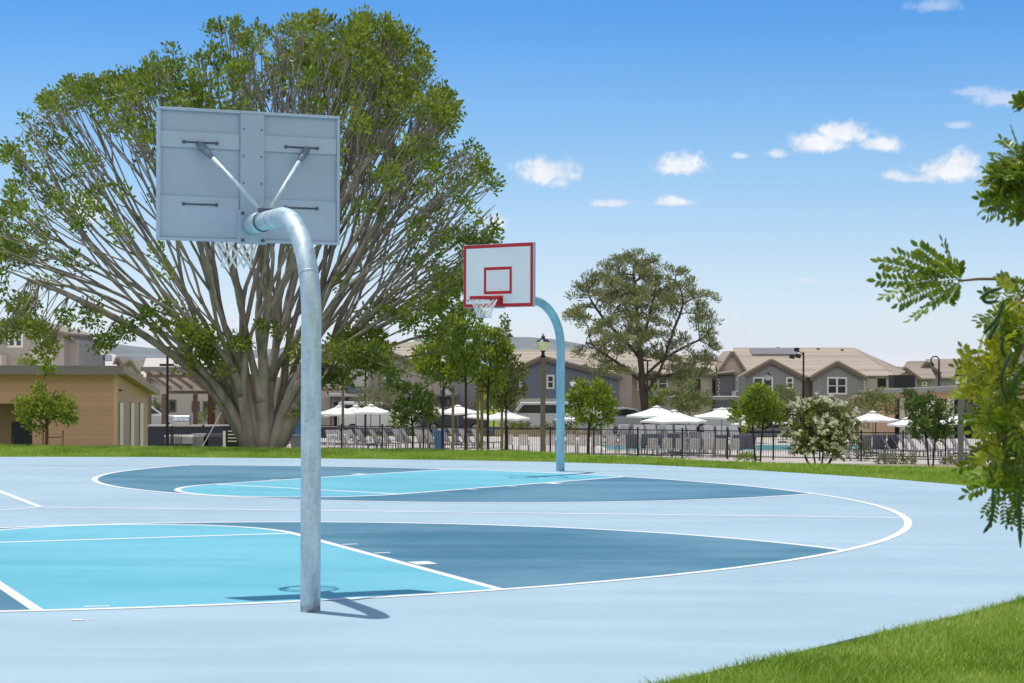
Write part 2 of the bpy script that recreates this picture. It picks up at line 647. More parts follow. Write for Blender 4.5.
lines = Strip()
lane_mb, dark_mb = MB(), MB()
LW, FTU, HW, A3, R3 = 0.092, 6.56, 1.85, 2.08, 6.40
for kk in range(3):
    fr = key_frame(TH + kk * 2 * math.pi / 3)
    # three-point arc inside the circle
    arc = []
    for i in range(241):
        a = -math.pi * 0.62 + i / 240 * math.pi * 1.24
        u, v = A3 + R3 * math.cos(a), R3 * math.sin(a)
        if (u - POLE_R) ** 2 + v * v <= CR * CR:
            arc.append((u, v))
    v1 = arc[-1][1]
    low = [(base_u(v), v) for v in np.linspace(v1, -v1, 80)]
    poly = arc + low
    dark_mb.add([(*key_pt(fr, u, v), 0.0010) for u, v in poly], [tuple(range(len(poly)))[::1]])
    lines.line([key_pt(fr, u, v) for u, v in arc], LW, 0.0030)
    # lane with its round cap
    cap = [(FTU + HW * math.cos(a), HW * math.sin(a)) for a in np.linspace(-math.pi / 2, math.pi / 2, 60)]
    foot = [(base_u(v), v) for v in np.linspace(HW, -HW, 30)]
    poly = cap + foot
    lane_mb.add([(*key_pt(fr, u, v), 0.0020) for u, v in poly], [tuple(range(len(poly)))])
    lines.line([key_pt(fr, u, v) for u, v in cap], LW, 0.0034)
    for s in (-1, 1):
        lines.line([key_pt(fr, u, s * HW) for u in np.linspace(base_u(HW), FTU, 12)], LW, 0.0034)
        for u, ln, wd in ((5.08, .06, .16), (4.09, .06, .16), (3.03, .26, .20)):
            lines.line([key_pt(fr, u - ln / 2, s * (HW + LW / 2 + .03 + wd / 2)), key_pt(fr, u + ln / 2, s * (HW + LW / 2 + .03 + wd / 2))], wd, 0.0034)
    lines.line([key_pt(fr, FTU, v) for v in np.linspace(-HW + LW / 2 + .004, HW - LW / 2 - .004, 8)], LW, 0.0034)
    an = TH + math.pi / 3 + kk * 2 * math.pi / 3
    lines.line([(CX + r * math.cos(an), CY + r * math.sin(an)) for r in np.linspace(0.03, CR - LW / 2 - .002, 12)], LW, 0.0030)
tag(dark_mb.build('court_three_point_area', DARK), kind='structure')
tag(lane_mb.build('court_lane', CYAN), kind='structure')
lines.line([(CX + CR * math.cos(a), CY + CR * math.sin(a)) for a in np.linspace(0, 2 * math.pi, 361)], LW, 0.0038)
for (a, b, w) in (((-3.20, 14.62), (-3.02, 14.66), .05), ((-3.12, 13.86), (-3.03, 13.84), .06), ((-3.0, 13.9), (-2.97, 13.88), .04)):
    lines.line([a, b], w, 0.0042)          # stray dabs of line paint
tag(lines.build('court_line_marking', WHITE), kind='structure')


# ------------------------------------------------------------------ lawn blades
def in_pad(x, y):
    inside = np.zeros(len(x), bool)
    p = np.array(PAD)
    q = np.roll(p, -1, 0)
    for (x1, y1), (x2, y2) in zip(p, q):
        c = (y1 > y) != (y2 > y)
        if y1 != y2:
            inside ^= c & (x < (x2 - x1) * (y - y1) / (y2 - y1) + x1)
    return inside


def blades(x, y, h0, h1, w, segs):
    n = len(x)
    z = ground_z(x, y) - 0.04
    patch = 0.75 + 0.5 * (np.sin(x * 2.3 + np.sin(y * 1.7)) * np.sin(y * 2.9 + x) * .5 + .5)
    h = RNG.uniform(h0, h1, n) * patch
    a = RNG.uniform(0, 2 * math.pi, n)
    lean = RNG.uniform(.15, .95, n) * h
    la = RNG.uniform(0, 2 * math.pi, n)
    wx, wy = np.cos(a) * w / 2, np.sin(a) * w / 2
    lx, ly = np.cos(la) * lean, np.sin(la) * lean
    if segs == 1:
        V = np.stack([np.stack([x - wx, y - wy, z], 1), np.stack([x + wx, y + wy, z], 1), np.stack([x + lx, y + ly, z + h], 1)], 1)
        F = np.arange(3 * n).reshape(n, 3)
        return V.reshape(-1, 3), F
    mx, my, mz = x + lx * .35, y + ly * .35, z + h * .6
    V = np.stack([np.stack([x - wx, y - wy, z], 1), np.stack([x + wx, y + wy, z], 1),
                  np.stack([mx + wx * .8, my + wy * .8, mz], 1), np.stack([mx - wx * .8, my - wy * .8, mz], 1),
                  np.stack([x + lx, y + ly, z + h], 1)], 1)
    b = np.arange(n)[:, None] * 5
    F = np.stack([b + [0, 1, 2], b + [0, 2, 3], b + [3, 2, 4]], 1).reshape(-1, 3)
    return V.reshape(-1, 3), F


def build_grass():
    Vs, Fs, off = [], [], 0
    def put(V, F):
        nonlocal off
        Vs.append(V); Fs.append(F + off); off += len(V)
    # near corner of lawn
    for (x0, x1, y0, y1, dens) in ((0.3, 6.6, 9.0, 13.5, 6200), (1.4, 8.2, 13.5, 16.6, 5000), (3.6, 11, 16.6, 22, 1500), (6.5, 14, 22, 30, 700)):
        n = int((x1 - x0) * (y1 - y0) * dens)
        x, y = RNG.uniform(x0, x1, n), RNG.uniform(y0, y1, n)
        k = ~in_pad(x, y)
        # only what lies near the edge of the picture
        k &= x < .42 * y + 1.4
        put(*blades(x[k], y[k], .035, .085, .006, 2))
    # strip behind the court
    for (x0, x1, y0, y1, dens) in ((-14, -3, 38.3, 47, 900), (-3, 3, 36, 46, 900), (2.5, 11, 28.5, 44, 800)):
        n = int((x1 - x0) * (y1 - y0) * dens)
        x, y = RNG.uniform(x0, x1, n), RNG.uniform(y0, y1, n)
        k = ~in_pad(x, y)
        k &= y < np.interp(x, CREST_X, CREST_Y) + 4
        put(*blades(x[k], y[k], .05, .10, .013, 1))
    m = leaf_mat('grass_blade', [(.09, .17, .016), (.18, .33, .030), (.30, .46, .050), (.42, .54, .11), (.53, .55, .26)], .24, .55)
    o = np_mesh('grass', np.concatenate(Vs), np.concatenate(Fs), m)
    tag(o, 'short green lawn bordering the blue court', 'grass', kind='stuff')


build_grass()


# ================================================================== basketball hoops
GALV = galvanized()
PAINT = mat('board_back_paint', (.37, .47, .63), rough=.5, var=.05, scale=3, spec=.4)
PAINT2 = mat('board_strap_paint', (.40, .51, .67), rough=.5, var=.05, scale=3, spec=.4)
FRONT = mat('board_front_paint', (.80, .84, .86), rough=.45, var=.04, scale=2, spec=.4)
RED = mat('hoop_red_paint', (.50, .018, .03), rough=.45, var=.12, scale=8)
STEEL = mat('dull_steel', (.10, .12, .15), rough=.5, metal=.5)
BRACEEND = mat('brace_end_steel', (.20, .25, .31), rough=.5, metal=.3)
CORD = mat('net_cord', (.82, .83, .84), rough=.8)


def build_hoop():
    t = thing('basketball_hoop', 'x', 'basketball hoop')
    BU, BW, ZB, ZT = 1.71, 1.53, 2.82, 3.89
    p = MB()
    rb = 0.80
    zc = 2.965
    pts = [(0, 0, -0.05), (0, 0, .6), (0, 0, 1.3), (0, 0, zc - rb)]
    pts += [(rb - rb * math.cos(a), 0, zc - rb + rb * math.sin(a)) for a in np.linspace(0.06, math.pi / 2, 22)]
    pts += [(1.1, 0, zc), (1.38, 0, zc)]
    p.tube(pts, .0745, 28)
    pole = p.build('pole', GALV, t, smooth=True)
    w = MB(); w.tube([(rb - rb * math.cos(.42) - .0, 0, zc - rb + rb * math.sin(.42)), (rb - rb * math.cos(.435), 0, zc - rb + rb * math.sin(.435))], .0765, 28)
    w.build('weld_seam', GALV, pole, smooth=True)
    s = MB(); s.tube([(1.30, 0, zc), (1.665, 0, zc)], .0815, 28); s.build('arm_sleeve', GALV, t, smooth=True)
    s = MB(); s.tube([(1.290, 0, zc), (1.302, 0, zc)], .084, 28); s.build('sleeve_collar', STEEL, t, smooth=True)
    f = MB(); f.box(1.655, 1.690, -.135, .105, zc - .16, zc + .12)
    fl = f.build('flange', PAINT2, t, bevel=.004)
    for y in (-.10, .07):
        for z in (zc - .13, zc + .09):
            b = MB(); b.tube([(1.63, y, z), (1.656, y, z)], .014, 6); b.build('bolt', STEEL, fl)
    # board: front plate, rim lip, straps, centre channel
    b = MB()
    b.box(BU - .012, BU + .012, -BW / 2, BW / 2, ZB, ZT)
    board = b.build('backboard', PAINT, t)
    f = MB(); f.box(BU + .0125, BU + .016, -BW / 2 + .002, BW / 2 - .002, ZB + .002, ZT - .002); f.build('front_face', FRONT, board)
    lip = MB()
    l, e = .024, .045
    lip.box(BU - e, BU - .0125, -BW / 2, BW / 2, ZT - l, ZT)
    lip.box(BU - e, BU - .0125, -BW / 2, BW / 2, ZB, ZB + l)
    lip.box(BU - e, BU - .0125, -BW / 2, -BW / 2 + l, ZB + l + .001, ZT - l - .001)
    lip.box(BU - e, BU - .0125, BW / 2 - l, BW / 2, ZB + l + .001, ZT - l - .001)
    lip.build('edge_lip', PAINT2, board, bevel=.003)
    c = MB(); c.box(BU - .050, BU - .0128, -.115, .085, ZB + l + .002, ZT - l - .002); ch = c.build('centre_channel', PAINT, board, bevel=.003)
    for y in (-.09, .06):
        for z in (3.74, 3.52, 3.3):
            c = MB(); c.tube([(BU - .056, y, z), (BU - .049, y, z)], .007, 6); c.build('rivet', STEEL, ch)
    for (z0, z1, d) in ((3.57, 3.70, .030), (2.846, 3.18, .024)):
        for (y0, y1) in ((-BW / 2 + l + .001, -.117), (.087, BW / 2 - l - .001)):
            s = MB(); s.box(BU - d, BU - .0127, y0, y1, z0, z1)
            st = s.build('strap', PAINT2, board, bevel=.003)
            zz = 3.615 if z0 > 3.2 else 3.115
            yc = .415 if y0 > 0 else -.437
            k = MB()
            k.tube([(BU - d - .003, yc - .135, zz), (BU - d - .003, yc + .135, zz)], .0075, 6)
            for q in (-.135, .135): k.tube([(BU - d - .010, yc + q, zz), (BU - d - .002, yc + q, zz)], .015, 8)
            k.build('slot', STEEL, st)
    for y in (.43, -.48):
        m = MB()
        up, lo = Vector((BU - .045, y, 3.605)), Vector((1.22, -.03 if y < 0 else .03, 3.045))
        d = (lo - up)
        m.tube([up + d * .13, lo], .019, 10)
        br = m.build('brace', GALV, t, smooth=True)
        m = MB(); m.tube([up, up + d * .05, up + d * .14, up + d * .22], [.026, .034, .030, .020], 10); m.build('brace_end', BRACEEND, br, smooth=True)
        m = MB(); m.box(lo.x - .015, lo.x + .015, lo.y - .03, lo.y + .03, lo.z - .015, lo.z + .02); m.build('brace_lug', STEEL, br, bevel=.004)
    # red border and target square on the front
    bd = MB()
    x0, x1 = BU + .0165, BU + .0185
    w_ = .058
    bd.box(x0, x1, -BW / 2 + .006, BW / 2 - .006, ZT - .006 - w_, ZT - .006)
    bd.box(x0, x1, -BW / 2 + .006, BW / 2 - .006, ZB + .006, ZB + .006 + w_)
    for s in (-1, 1):
        bd.box(x0, x1, min(s * (BW / 2 - .006), s * (BW / 2 - .006 - w_)), max(s * (BW / 2 - .006), s * (BW / 2 - .006 - w_)), ZB + .007 + w_, ZT - .007 - w_)
    bd.build('red_border', RED, board)
    bd = MB()
    w_, hw, z0, z1 = .05, .305, 3.045, 3.50
    bd.box(x0, x1, -hw, hw, z1 - w_, z1); bd.box(x0, x1, -hw, hw, z0, z0 + w_)
    bd.box(x0, x1, -hw, -hw + w_, z0 + w_ + .001, z1 - w_ - .001); bd.box(x0, x1, hw - w_, hw, z0 + w_ + .001, z1 - w_ - .001)
    bd.build('target_square', RED, board)
    bd = MB(); bd.tube([(x0, -.655, 2.945), (x1, -.655, 2.945)], .018, 12); bd.build('maker_dot', RED, board)
    # rim
    zr, ru, rr = 2.985, BU + .15 + .2286, .2286
    r = MB()
    for (rad, dz) in ((rr, 0), (rr + .004, -.024)):
        pts = [(ru + rad * math.cos(a), rad * math.sin(a), zr + dz) for a in np.linspace(0, 2 * math.pi, 41)]
        r.tube(pts, .0115, 8, caps=False)
    r.box(BU + .019, BU + .032, -.115, .115, zr - .15, zr + .03)
    for s in (-1, 1):
        r.prism([(BU + .03, s * .075, zr - .13), (BU + .03, s * .075, zr - .005), (ru - rr + .02, s * .075, zr - .005)], (0, .008, 0))
    r.box(BU + .03, ru - rr + .03, -.11, .11, zr - .012, zr - .002)
    rim = r.build('rim', RED, t, smooth=False)
    for k in range(12):
        hooks = MB()
        a = 2 * math.pi * k / 12
        c_, s_ = math.cos(a), math.sin(a)
        q = [(ru + (rr + .0) * c_, rr * s_, zr - .03), (ru + rr * c_, rr * s_, zr - .055), (ru + (rr - .012) * c_, (rr - .012) * s_, zr - .06)]
        hooks.tube(q, .005, 5)
        hooks.build('net_hook', RED, rim)
    nt = MB()
    lv = [(rr - .004, -.045), (.198, -.105), (.165, -.170), (.140, -.235), (.122, -.295), (.126, -.350)]
    for s in (0, 1):
        for k in range(12):
            q = []
            for j, (rad, dz) in enumerate(lv):
                off = (.5 if j % 2 else 0) * (1 if s == 0 else -1)
                a = 2 * math.pi * (k + off) / 12
                q.append((ru + rad * math.cos(a), rad * math.sin(a), zr + dz))
            nt.tube(q, .0062, 5)
    for k in range(12):
        nt.tube([(ru + .140 * math.cos(a), .140 * math.sin(a), zr - .235) for a in (2 * math.pi * (k + .42) / 12, 2 * math.pi * (k + .58) / 12)], .011, 5)
    nt.build('net', CORD, t, smooth=True)
    return t


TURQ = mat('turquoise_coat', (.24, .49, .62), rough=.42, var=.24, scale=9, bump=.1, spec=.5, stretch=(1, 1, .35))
hoop = build_hoop()
for i, an in enumerate((TH, TH + 2 * math.pi / 3)):
    o = hoop if i == 0 else copy_tree(hoop)
    o.location = (CX + POLE_R * math.cos(an), CY + POLE_R * math.sin(an), 0.0)
    o.rotation_euler = (0, 0, an + math.pi - (R(2.6) if i else 0))
    tag(o, ['pale blue gooseneck basketball hoop seen from behind, its braced board back facing us',
            'gooseneck basketball hoop across the court with red bordered white board facing us'][i],
        'basketball hoop', 'basketball hoops round the court')
    if i:                                      # the far post and its arm sleeve get a turquoise base colour
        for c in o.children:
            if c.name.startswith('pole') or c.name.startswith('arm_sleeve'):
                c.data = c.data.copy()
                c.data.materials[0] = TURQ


# ================================================================== trees
def colonize(attr, nodes, parents, step, kill, infl, iters=140, up=0.0, jit=0.10, rng=RNG):
    """grow branches through a cloud of points (space colonisation)"""
    P = [np.array(p, float) for p in nodes]
    par = list(parents)
    A = np.array(attr, float)
    P0 = np.array(P)
    d = np.linalg.norm(A[:, None] - P0[None], axis=2)
    near, nd = d.argmin(1), d.min(1)
    alive = np.ones(len(A), bool)
    for it in range(iters):
        act = alive & (nd < infl)
        if not act.any():
            if not alive.any(): break
            infl *= 1.4
            continue
        ids = np.unique(near[act])
        new0 = len(P)
        for i in ids:
            k = act & (near == i)
            v = A[k] - P[i]
            v = (v / np.linalg.norm(v, axis=1)[:, None]).mean(0)
            v[2] += up
            v += rng.normal(0, jit, 3)
            n = np.linalg.norm(v)
            if n < 1e-3: continue
            if par[i] >= 0:                      # keep some of the old heading
                o = P[i] - P[par[i]]
                o /= max(np.linalg.norm(o), 1e-6)
                v = v / n + 0.45 * o
                n = np.linalg.norm(v)
            P.append(P[i] + v / n * step)
            par.append(i)
        if len(P) == new0: break
        N = np.array(P[new0:])
        idx = np.nonzero(alive)[0]
        dn = np.linalg.norm(A[idx][:, None] - N[None], axis=2)
        m, j = dn.min(1), dn.argmin(1)
        b = m < nd[idx]
        nd[idx[b]] = m[b]
        near[idx[b]] = new0 + j[b]
        alive &= nd > kill
        if len(P) > 9000: break
    return np.array(P), np.array(par)


def branch_mesh(P, par, tip_r, expo, rmax=None, off=(0, 0, 0), flare=None):
    n = len(P)
    kids = [[] for _ in range(n)]
    for i, p in enumerate(par):
        if p >= 0: kids[p].append(i)
    acc = np.zeros(n)
    for i in range(n - 1, -1, -1):
        acc[i] += tip_r ** expo if not kids[i] else 0
        if par[i] >= 0: acc[par[i]] += acc[i]
    rad = acc ** (1 / expo)
    if rmax: rad = np.minimum(rad, rmax)
    if flare is not None: rad = flare(P, rad)
    mb = MB()
    done = np.zeros(n, bool)
    stack = [(-1, i) for i in range(n) if par[i] < 0]
    while stack:
        p, i = stack.pop()
        chain, rr = ([P[p]], [min(rad[p], rad[i] * 1.3)]) if p >= 0 else ([], [])
        while True:
            chain.append(P[i]); rr.append(rad[i])
            if not kids[i]: break
            ks = sorted(kids[i], key=lambda q: -rad[q])
            for q in ks[1:]: stack.append((i, q))
            i = ks[0]
        if len(chain) > 1:
            c = np.array(chain)
            if len(c) > 3:
                c[1:-1] = c[1:-1] * .5 + (c[:-2] + c[2:]) * .25
            rr[-1] *= 0.6
            sides = 10 if max(rr) > .12 else (6 if max(rr) > .04 else 4)
            mb.tube(c, rr, sides)
    tips = np.array([i for i in range(n) if not kids[i]])
    dirs = np.array([P[i] - P[par[i]] if par[i] >= 0 else (0, 0, 1) for i in range(n)])
    dirs /= np.maximum(np.linalg.norm(dirs, axis=1)[:, None], 1e-6)
    return mb, tips, dirs, rad


def leaf_cloud(cen, dirs, per, spread, l0, l1, aspect, up=.3, out=.8, fold=.18, rng=RNG, flat=1.0):
    """many small folded leaves round each centre"""
    n = len(cen) * per
    c = np.repeat(cen, per, 0)
    d = np.repeat(dirs, per, 0)
    off = rng.normal(0, 1, (n, 3))
    off /= np.linalg.norm(off, axis=1)[:, None]
    off *= (rng.uniform(0, 1, n) ** .5)[:, None] * spread
    off[:, 2] *= flat
    base = c + off
    ax = off / max(spread, 1e-6) * out + d * .5 + rng.normal(0, .45, (n, 3))
    ax[:, 2] += up
    ax /= np.linalg.norm(ax, axis=1)[:, None]
    ref = rng.normal(0, 1, (n, 3)); ref[:, 2] *= .35
    sd = np.cross(ax, ref); sd /= np.maximum(np.linalg.norm(sd, axis=1)[:, None], 1e-6)
    nm = np.cross(sd, ax)
    L = rng.uniform(l0, l1, n)[:, None]
    W = L * aspect
    V = np.stack([base, base + ax * L * .55 + sd * W / 2 + nm * W * fold, base + ax * L, base + ax * L * .55 - sd * W / 2 + nm * W * fold], 1)
    return V.reshape(-1, 3), np.arange(4 * n).reshape(n, 4)


def ellipsoid_pts(ells, n, hollow=.35, rng=RNG):
    """points in a union of ellipsoids (cx, cy, cz, rx, ry, rz), fewer towards their middles"""
    vol = np.array([e[3] * e[4] * e[5] for e in ells])
    pick = rng.choice(len(ells), n, p=vol / vol.sum())
    d = rng.normal(0, 1, (n, 3)); d /= np.linalg.norm(d, axis=1)[:, None]
    r = (hollow ** 3 + (1 - hollow ** 3) * rng.uniform(0, 1, n)) ** (1 / 3)
    E = np.array(ells)[pick]
    return E[:, :3] + d * r[:, None] * E[:, 3:]


BARK_GREY = mat('bark_grey', (.315, .275, .25), rough=.9, var=.45, scale=4.5, bump=1.0, bscale=11, spec=.15, stretch=(1, 1, .35))
BARK_BROWN = mat('bark_brown', (.13, .085, .06), rough=.9, var=.3, scale=5, bump=.9, bscale=18, spec=.15, stretch=(1, 1, .3))
BARK_DARK = mat('bark_dark', (.055, .042, .034), rough=.9, var=.3, scale=6, bump=.5, spec=.15)
STAKE = mat('tree_stake_wood', (.30, .21, .12), rough=.85, var=.2, scale=7, spec=.15, stretch=(3, 3, .3))
TIE = mat('black_rubber', (.02, .02, .02), rough=.7)
PETAL = leaf_mat('white_petal', [(.78, .73, .56), (.86, .83, .72), (.88, .84, .66)], .25, .6, (1, 1, .95, 1))
LF_BIG = leaf_mat('leaf_big_tree', [(0.059, 0.111, 0.015), (0.111, 0.183, 0.026), (0.200, 0.273, 0.039), (0.294, 0.368, 0.058), (0.412, 0.441, 0.090)], .32, .42)
LF_PINE = leaf_mat('needle_pine', [(0.110, 0.143, 0.053), (0.195, 0.226, 0.084), (0.305, 0.316, 0.126), (0.415, 0.382, 0.172)], .15, .6, (1.1, 1.05, .7, 1))
LF_YOUNG = leaf_mat('leaf_young_tree', [(.070, .130, .018), (.150, .235, .030), (.29, .37, .052), (.44, .49, .10)], .50, .4)
LF_DARK = leaf_mat('leaf_dark_shrub', [(0.040, 0.084, 0.020), (0.080, 0.140, 0.032), (0.150, 0.220, 0.052), (0.260, 0.320, 0.090)], .25, .4)
LF_OLIVE = leaf_mat('leaf_olive', [(0.093, 0.119, 0.034), (0.145, 0.178, 0.051), (0.238, 0.264, 0.082), (0.340, 0.357, 0.136)], .28, .5)
LF_GREY = leaf_mat('leaf_grey_green', [(0.131, 0.146, 0.077), (0.200, 0.216, 0.119), (0.293, 0.293, 0.168), (0.400, 0.370, 0.224)], .2, .6, (1.1, 1.1, .85, 1))


def big_tree():
    D, bx, by = 47.0, 264, 448
    k = FPX / D
    x0, y0 = pxx(bx, D), D
    z0 = pzz(by, D, bx)                       # where the trunk meets the skyline of the lawn
    t = thing('spreading_tree', 'huge spreading tree with many pale limbs fanning up from one short trunk', 'tree', (x0, y0, z0))
    rng = np.random.default_rng(21)
    def L(px, py, y=0.0): return np.array([(px - bx) / k, y, (by - py) / k])
    # crown envelope: radius by angle seen from the court, rounded in depth
    an = np.radians([-30, -12, 0, 15, 35, 52, 66, 80, 95, 110, 123, 138, 153, 165, 178, 192, 210])
    rr = np.array([205, 210, 205, 225, 272, 318, 312, 306, 302, 296, 290, 284, 284, 280, 274, 250, 150]) / k
    c0 = L(258, 338)
    def env(p):
        d = p - c0
        n = np.linalg.norm(d)
        if n < 1e-6: return 0.0
        e = d / n
        th = math.atan2(e[2], e[0])
        if th < -1.6: th += 2 * math.pi
        rx = np.interp(th, an, rr)
        lump = math.sin(6.1 * th + 1.7 * e[1]) * .5 + math.sin(11.3 * th + 5 * e[1] + 1.3) * .5
        return n / ((1 + .075 * lump) / math.sqrt((math.hypot(e[0], e[2]) / rx) ** 2 + (e[1] / 5.9) ** 2))
    nodes, par = [L(264, 460), L(264, 446), L(264, 440)], [-1, 0, 1]
    twigs = []                                # last nodes of every branch, with length still to go
    # great limbs: bearing in the picture (degrees), lean towards or away, where they leave the trunk
    limbs = [(180, -.6, 432), (170, .7, 432), (158, -1.0, 428), (146, .5, 424), (131, -.5, 420), (116, 1.0, 416), (101, -.9, 414), (88, .5, 414),
             (73, -.6, 414), (58, .9, 418), (43, -.9, 422), (28, .5, 426), (14, -.6, 430), (3, .5, 432), (95, 2.3, 424), (85, -2.4, 424), (135, -2.2, 426), (45, 2.2, 426), (-4, .9, 430), (-9, -.6, 430)]
    for (deg, lean, py) in limbs:
        a = math.radians(deg)
        d = np.array([math.cos(a), lean * .42, math.sin(a)]); d /= np.linalg.norm(d)
        s = L(264 + 12 * math.cos(a), 455, .27 * np.sign(lean) * min(abs(lean), 1))
        th = math.radians(deg)
        tgt = c0 + d * np.interp(th, an, rr) * .44
        mid = s + np.array([d[0] * .22, d[1] * .28, 1.0]) * np.linalg.norm(tgt - s) * .40
        mid = mid * .80 + (s + tgt) / 2 * .20
        cur = 2
        m = max(5, int(np.linalg.norm(tgt - s) / .32))
        wob = rng.normal(0, .085, (m + 1, 3)); wob = np.cumsum(wob, 0) * .55
        for q in range(m + 1):
            f = q / m
            p = s * (1 - f) ** 2 + mid * 2 * f * (1 - f) + tgt * f * f + wob[q] * min(1, f * 2)
            nodes.append(p); par.append(cur); cur = len(nodes) - 1
            if q in (int(m * .34), int(m * .52), int(m * .70), int(m * .86)):      # early forks
                twigs.append((cur, None, 1.0))
        twigs.append((cur, None, 0.0))
    tips = []
    work = [(i, d, g, 0) for (i, d, g) in twigs]
    while work:
        i, d, g, lvl = work.pop()
        if d is None:
            d = nodes[i] - nodes[par[i]]; d = d / np.linalg.norm(d)
            if g:
                sd = rng.normal(0, 1, 3); sd -= d * sd.dot(d); sd /= np.linalg.norm(sd)
                d = d * .88 + sd * .36; d /= np.linalg.norm(d)
        run = rng.uniform(.95, 1.9) * (1.15 if lvl < 2 else .95)
        cur, p, gone = i, nodes[i], 0.0
        drift = rng.normal(0, .05, 3)
        out = False
        while gone < run:
            rad = p - c0; rad[2] += .8; rad = rad / max(np.linalg.norm(rad), 1e-6)
            d = d + rad * .085 + np.array([0, 0, .012]) + drift * .5 + rng.normal(0, .045, 3)
            d /= np.linalg.norm(d)
            p = p + d * .25
            gone += .25
            nodes.append(p); par.append(cur); cur = len(nodes) - 1
            if env(p) > 1.0 or p[2] < (2.35 if p[0] < -1.5 else 1.25):
                out = True; break
        e = env(p)
        if out or lvl > 8 or (e > .9 and rng.uniform() < .35):
            tips.append(cur); continue
        sd = rng.normal(0, 1, 3); sd -= d * sd.dot(d); sd /= np.linalg.norm(sd)
        spread = rng.uniform(.18, .38)
        n = 3 if rng.uniform() < .14 else 2
        for q in range(n):
            s_ = (sd if q == 0 else (-sd if q == 1 else np.cross(sd, d)))
            dd = d + s_ * spread * rng.uniform(.6, 1.2); dd /= np.linalg.norm(dd)
            work.append((cur, dd, 0, lvl + 1))
        if len(nodes) > 30000: break
    # leafy side sprays low on the crown
    P = np.array(nodes)
    spray = []
    for (sx, sy, r, n) in ((205, 345, 18, 20), (190, 331, 13, 9), (348, 345, 20, 17), (372, 356, 22, 17), (398, 366, 16, 7), (432, 328, 18, 7), (452, 340, 11, 4), (335, 378, 9, 6),
                           (42, 330, 18, 15), (54, 347, 9, 5), (110, 343, 8, 5), (132, 330, 10, 6), (245, 340, 11, 5), (281, 325, 11, 5), (165, 318, 15, 7), (95, 314, 11, 7), (440, 300, 16, 8),
                           (412, 318, 13, 5), (20, 305, 20, 14), (8, 250, 16, 12), (225, 372, 8, 4), (300, 352, 9, 4), (455, 275, 18, 9), (470, 240, 14, 7)):
        for q in range(n):
            a, f = rng.uniform(0, 2 * math.pi), rng.uniform(0, 1) ** .5
            tgt = L(sx + r * f * math.cos(a), sy + r * f * math.sin(a) * .8, 0)
            d2 = (P[:, 0] - tgt[0]) ** 2 + (P[:, 2] - tgt[2]) ** 2 + .02 * (P[:, 1] + .8) ** 2
            d2[P[:, 2] < 1.0] = 9e9
            j = int(d2.argmin())
            tgt[1] = P[j][1] + rng.normal(0, .45) - .25
            prev, cur = P[j], j
            for st in (.35, .7, 1.0):
                w = P[j] + (tgt - P[j]) * st + rng.normal(0, .04, 3) + np.array([0, 0, .10 * math.sin(st * 3.1)])
                nodes.append(w); par.append(cur); cur = len(nodes) - 1
            spray.append(cur)
    P, pr = np.array(nodes), np.array(par)
    def flare(P, rad):
        h = P[:, 2]
        f = rad.copy()
        low = np.arange(len(P)) < 3
        f[low] = np.array([.60, .44, .28])
        dd = np.linalg.norm(P - P[2], axis=1)
        near = (~low) & (dd < 2.6) & (rad > .05)
        f[near] = np.maximum(f[near], np.minimum(.125 * (1 - dd[near] / 2.6) + .055, f[near] * 1.35 + .04))
        return f
    mb, tp, dirs, rad = branch_mesh(P, pr, .0122, 1.93, flare=flare)
    mb.build('trunk', BARK_GREY, t, smooth=True)
    tips = np.array(tips)
    # leaf rosettes: on every tip, on some of the last metre behind it, and here and there on the bare limbs
    E = np.array([env(p) for p in P])
    cand = np.nonzero(rad < .030)[0]
    pr_ = np.where(E[cand] > .82, .085, np.where(E[cand] > .66, .045, .018))
    lowleft = (P[cand][:, 2] < 3.4) & (E[cand] > .62)
    pr_ = np.where(lowleft, np.maximum(pr_, .10), pr_)
    lowright = (P[cand][:, 2] < 3.6) & (P[cand][:, 0] > 1.8) & (E[cand] > .50)
    pr_ = np.where(lowright, np.maximum(pr_, .16), pr_)
    def patch(Q):                             # some sprays full, some nearly bare
        a = np.arctan2(Q[:, 2] - c0[2], Q[:, 0])
        v = np.sin(4.3 * a + 1.9 * Q[:, 1] + .6) * np.sin(2.1 * Q[:, 1] - 3.2 * a + .4 * Q[:, 2])
        return np.clip(.72 + .62 * v, .18, 1.15)
    keep = cand[rng.uniform(0, 1, len(cand)) < pr_ * patch(P[cand])]
    keep = np.unique(np.concatenate([keep, np.array(spray), tips[rng.uniform(0, 1, len(tips)) < .70 * patch(P[tips])]]))
    V, F = leaf_cloud(P[keep], dirs[keep], 52, .225, .075, .15, .52, up=.35, out=1.0, rng=rng)
    np_mesh('crown', V, F, LF_BIG, t)
    print('big tree nodes', len(P), 'tips', len(tips), 'clumps', len(keep))


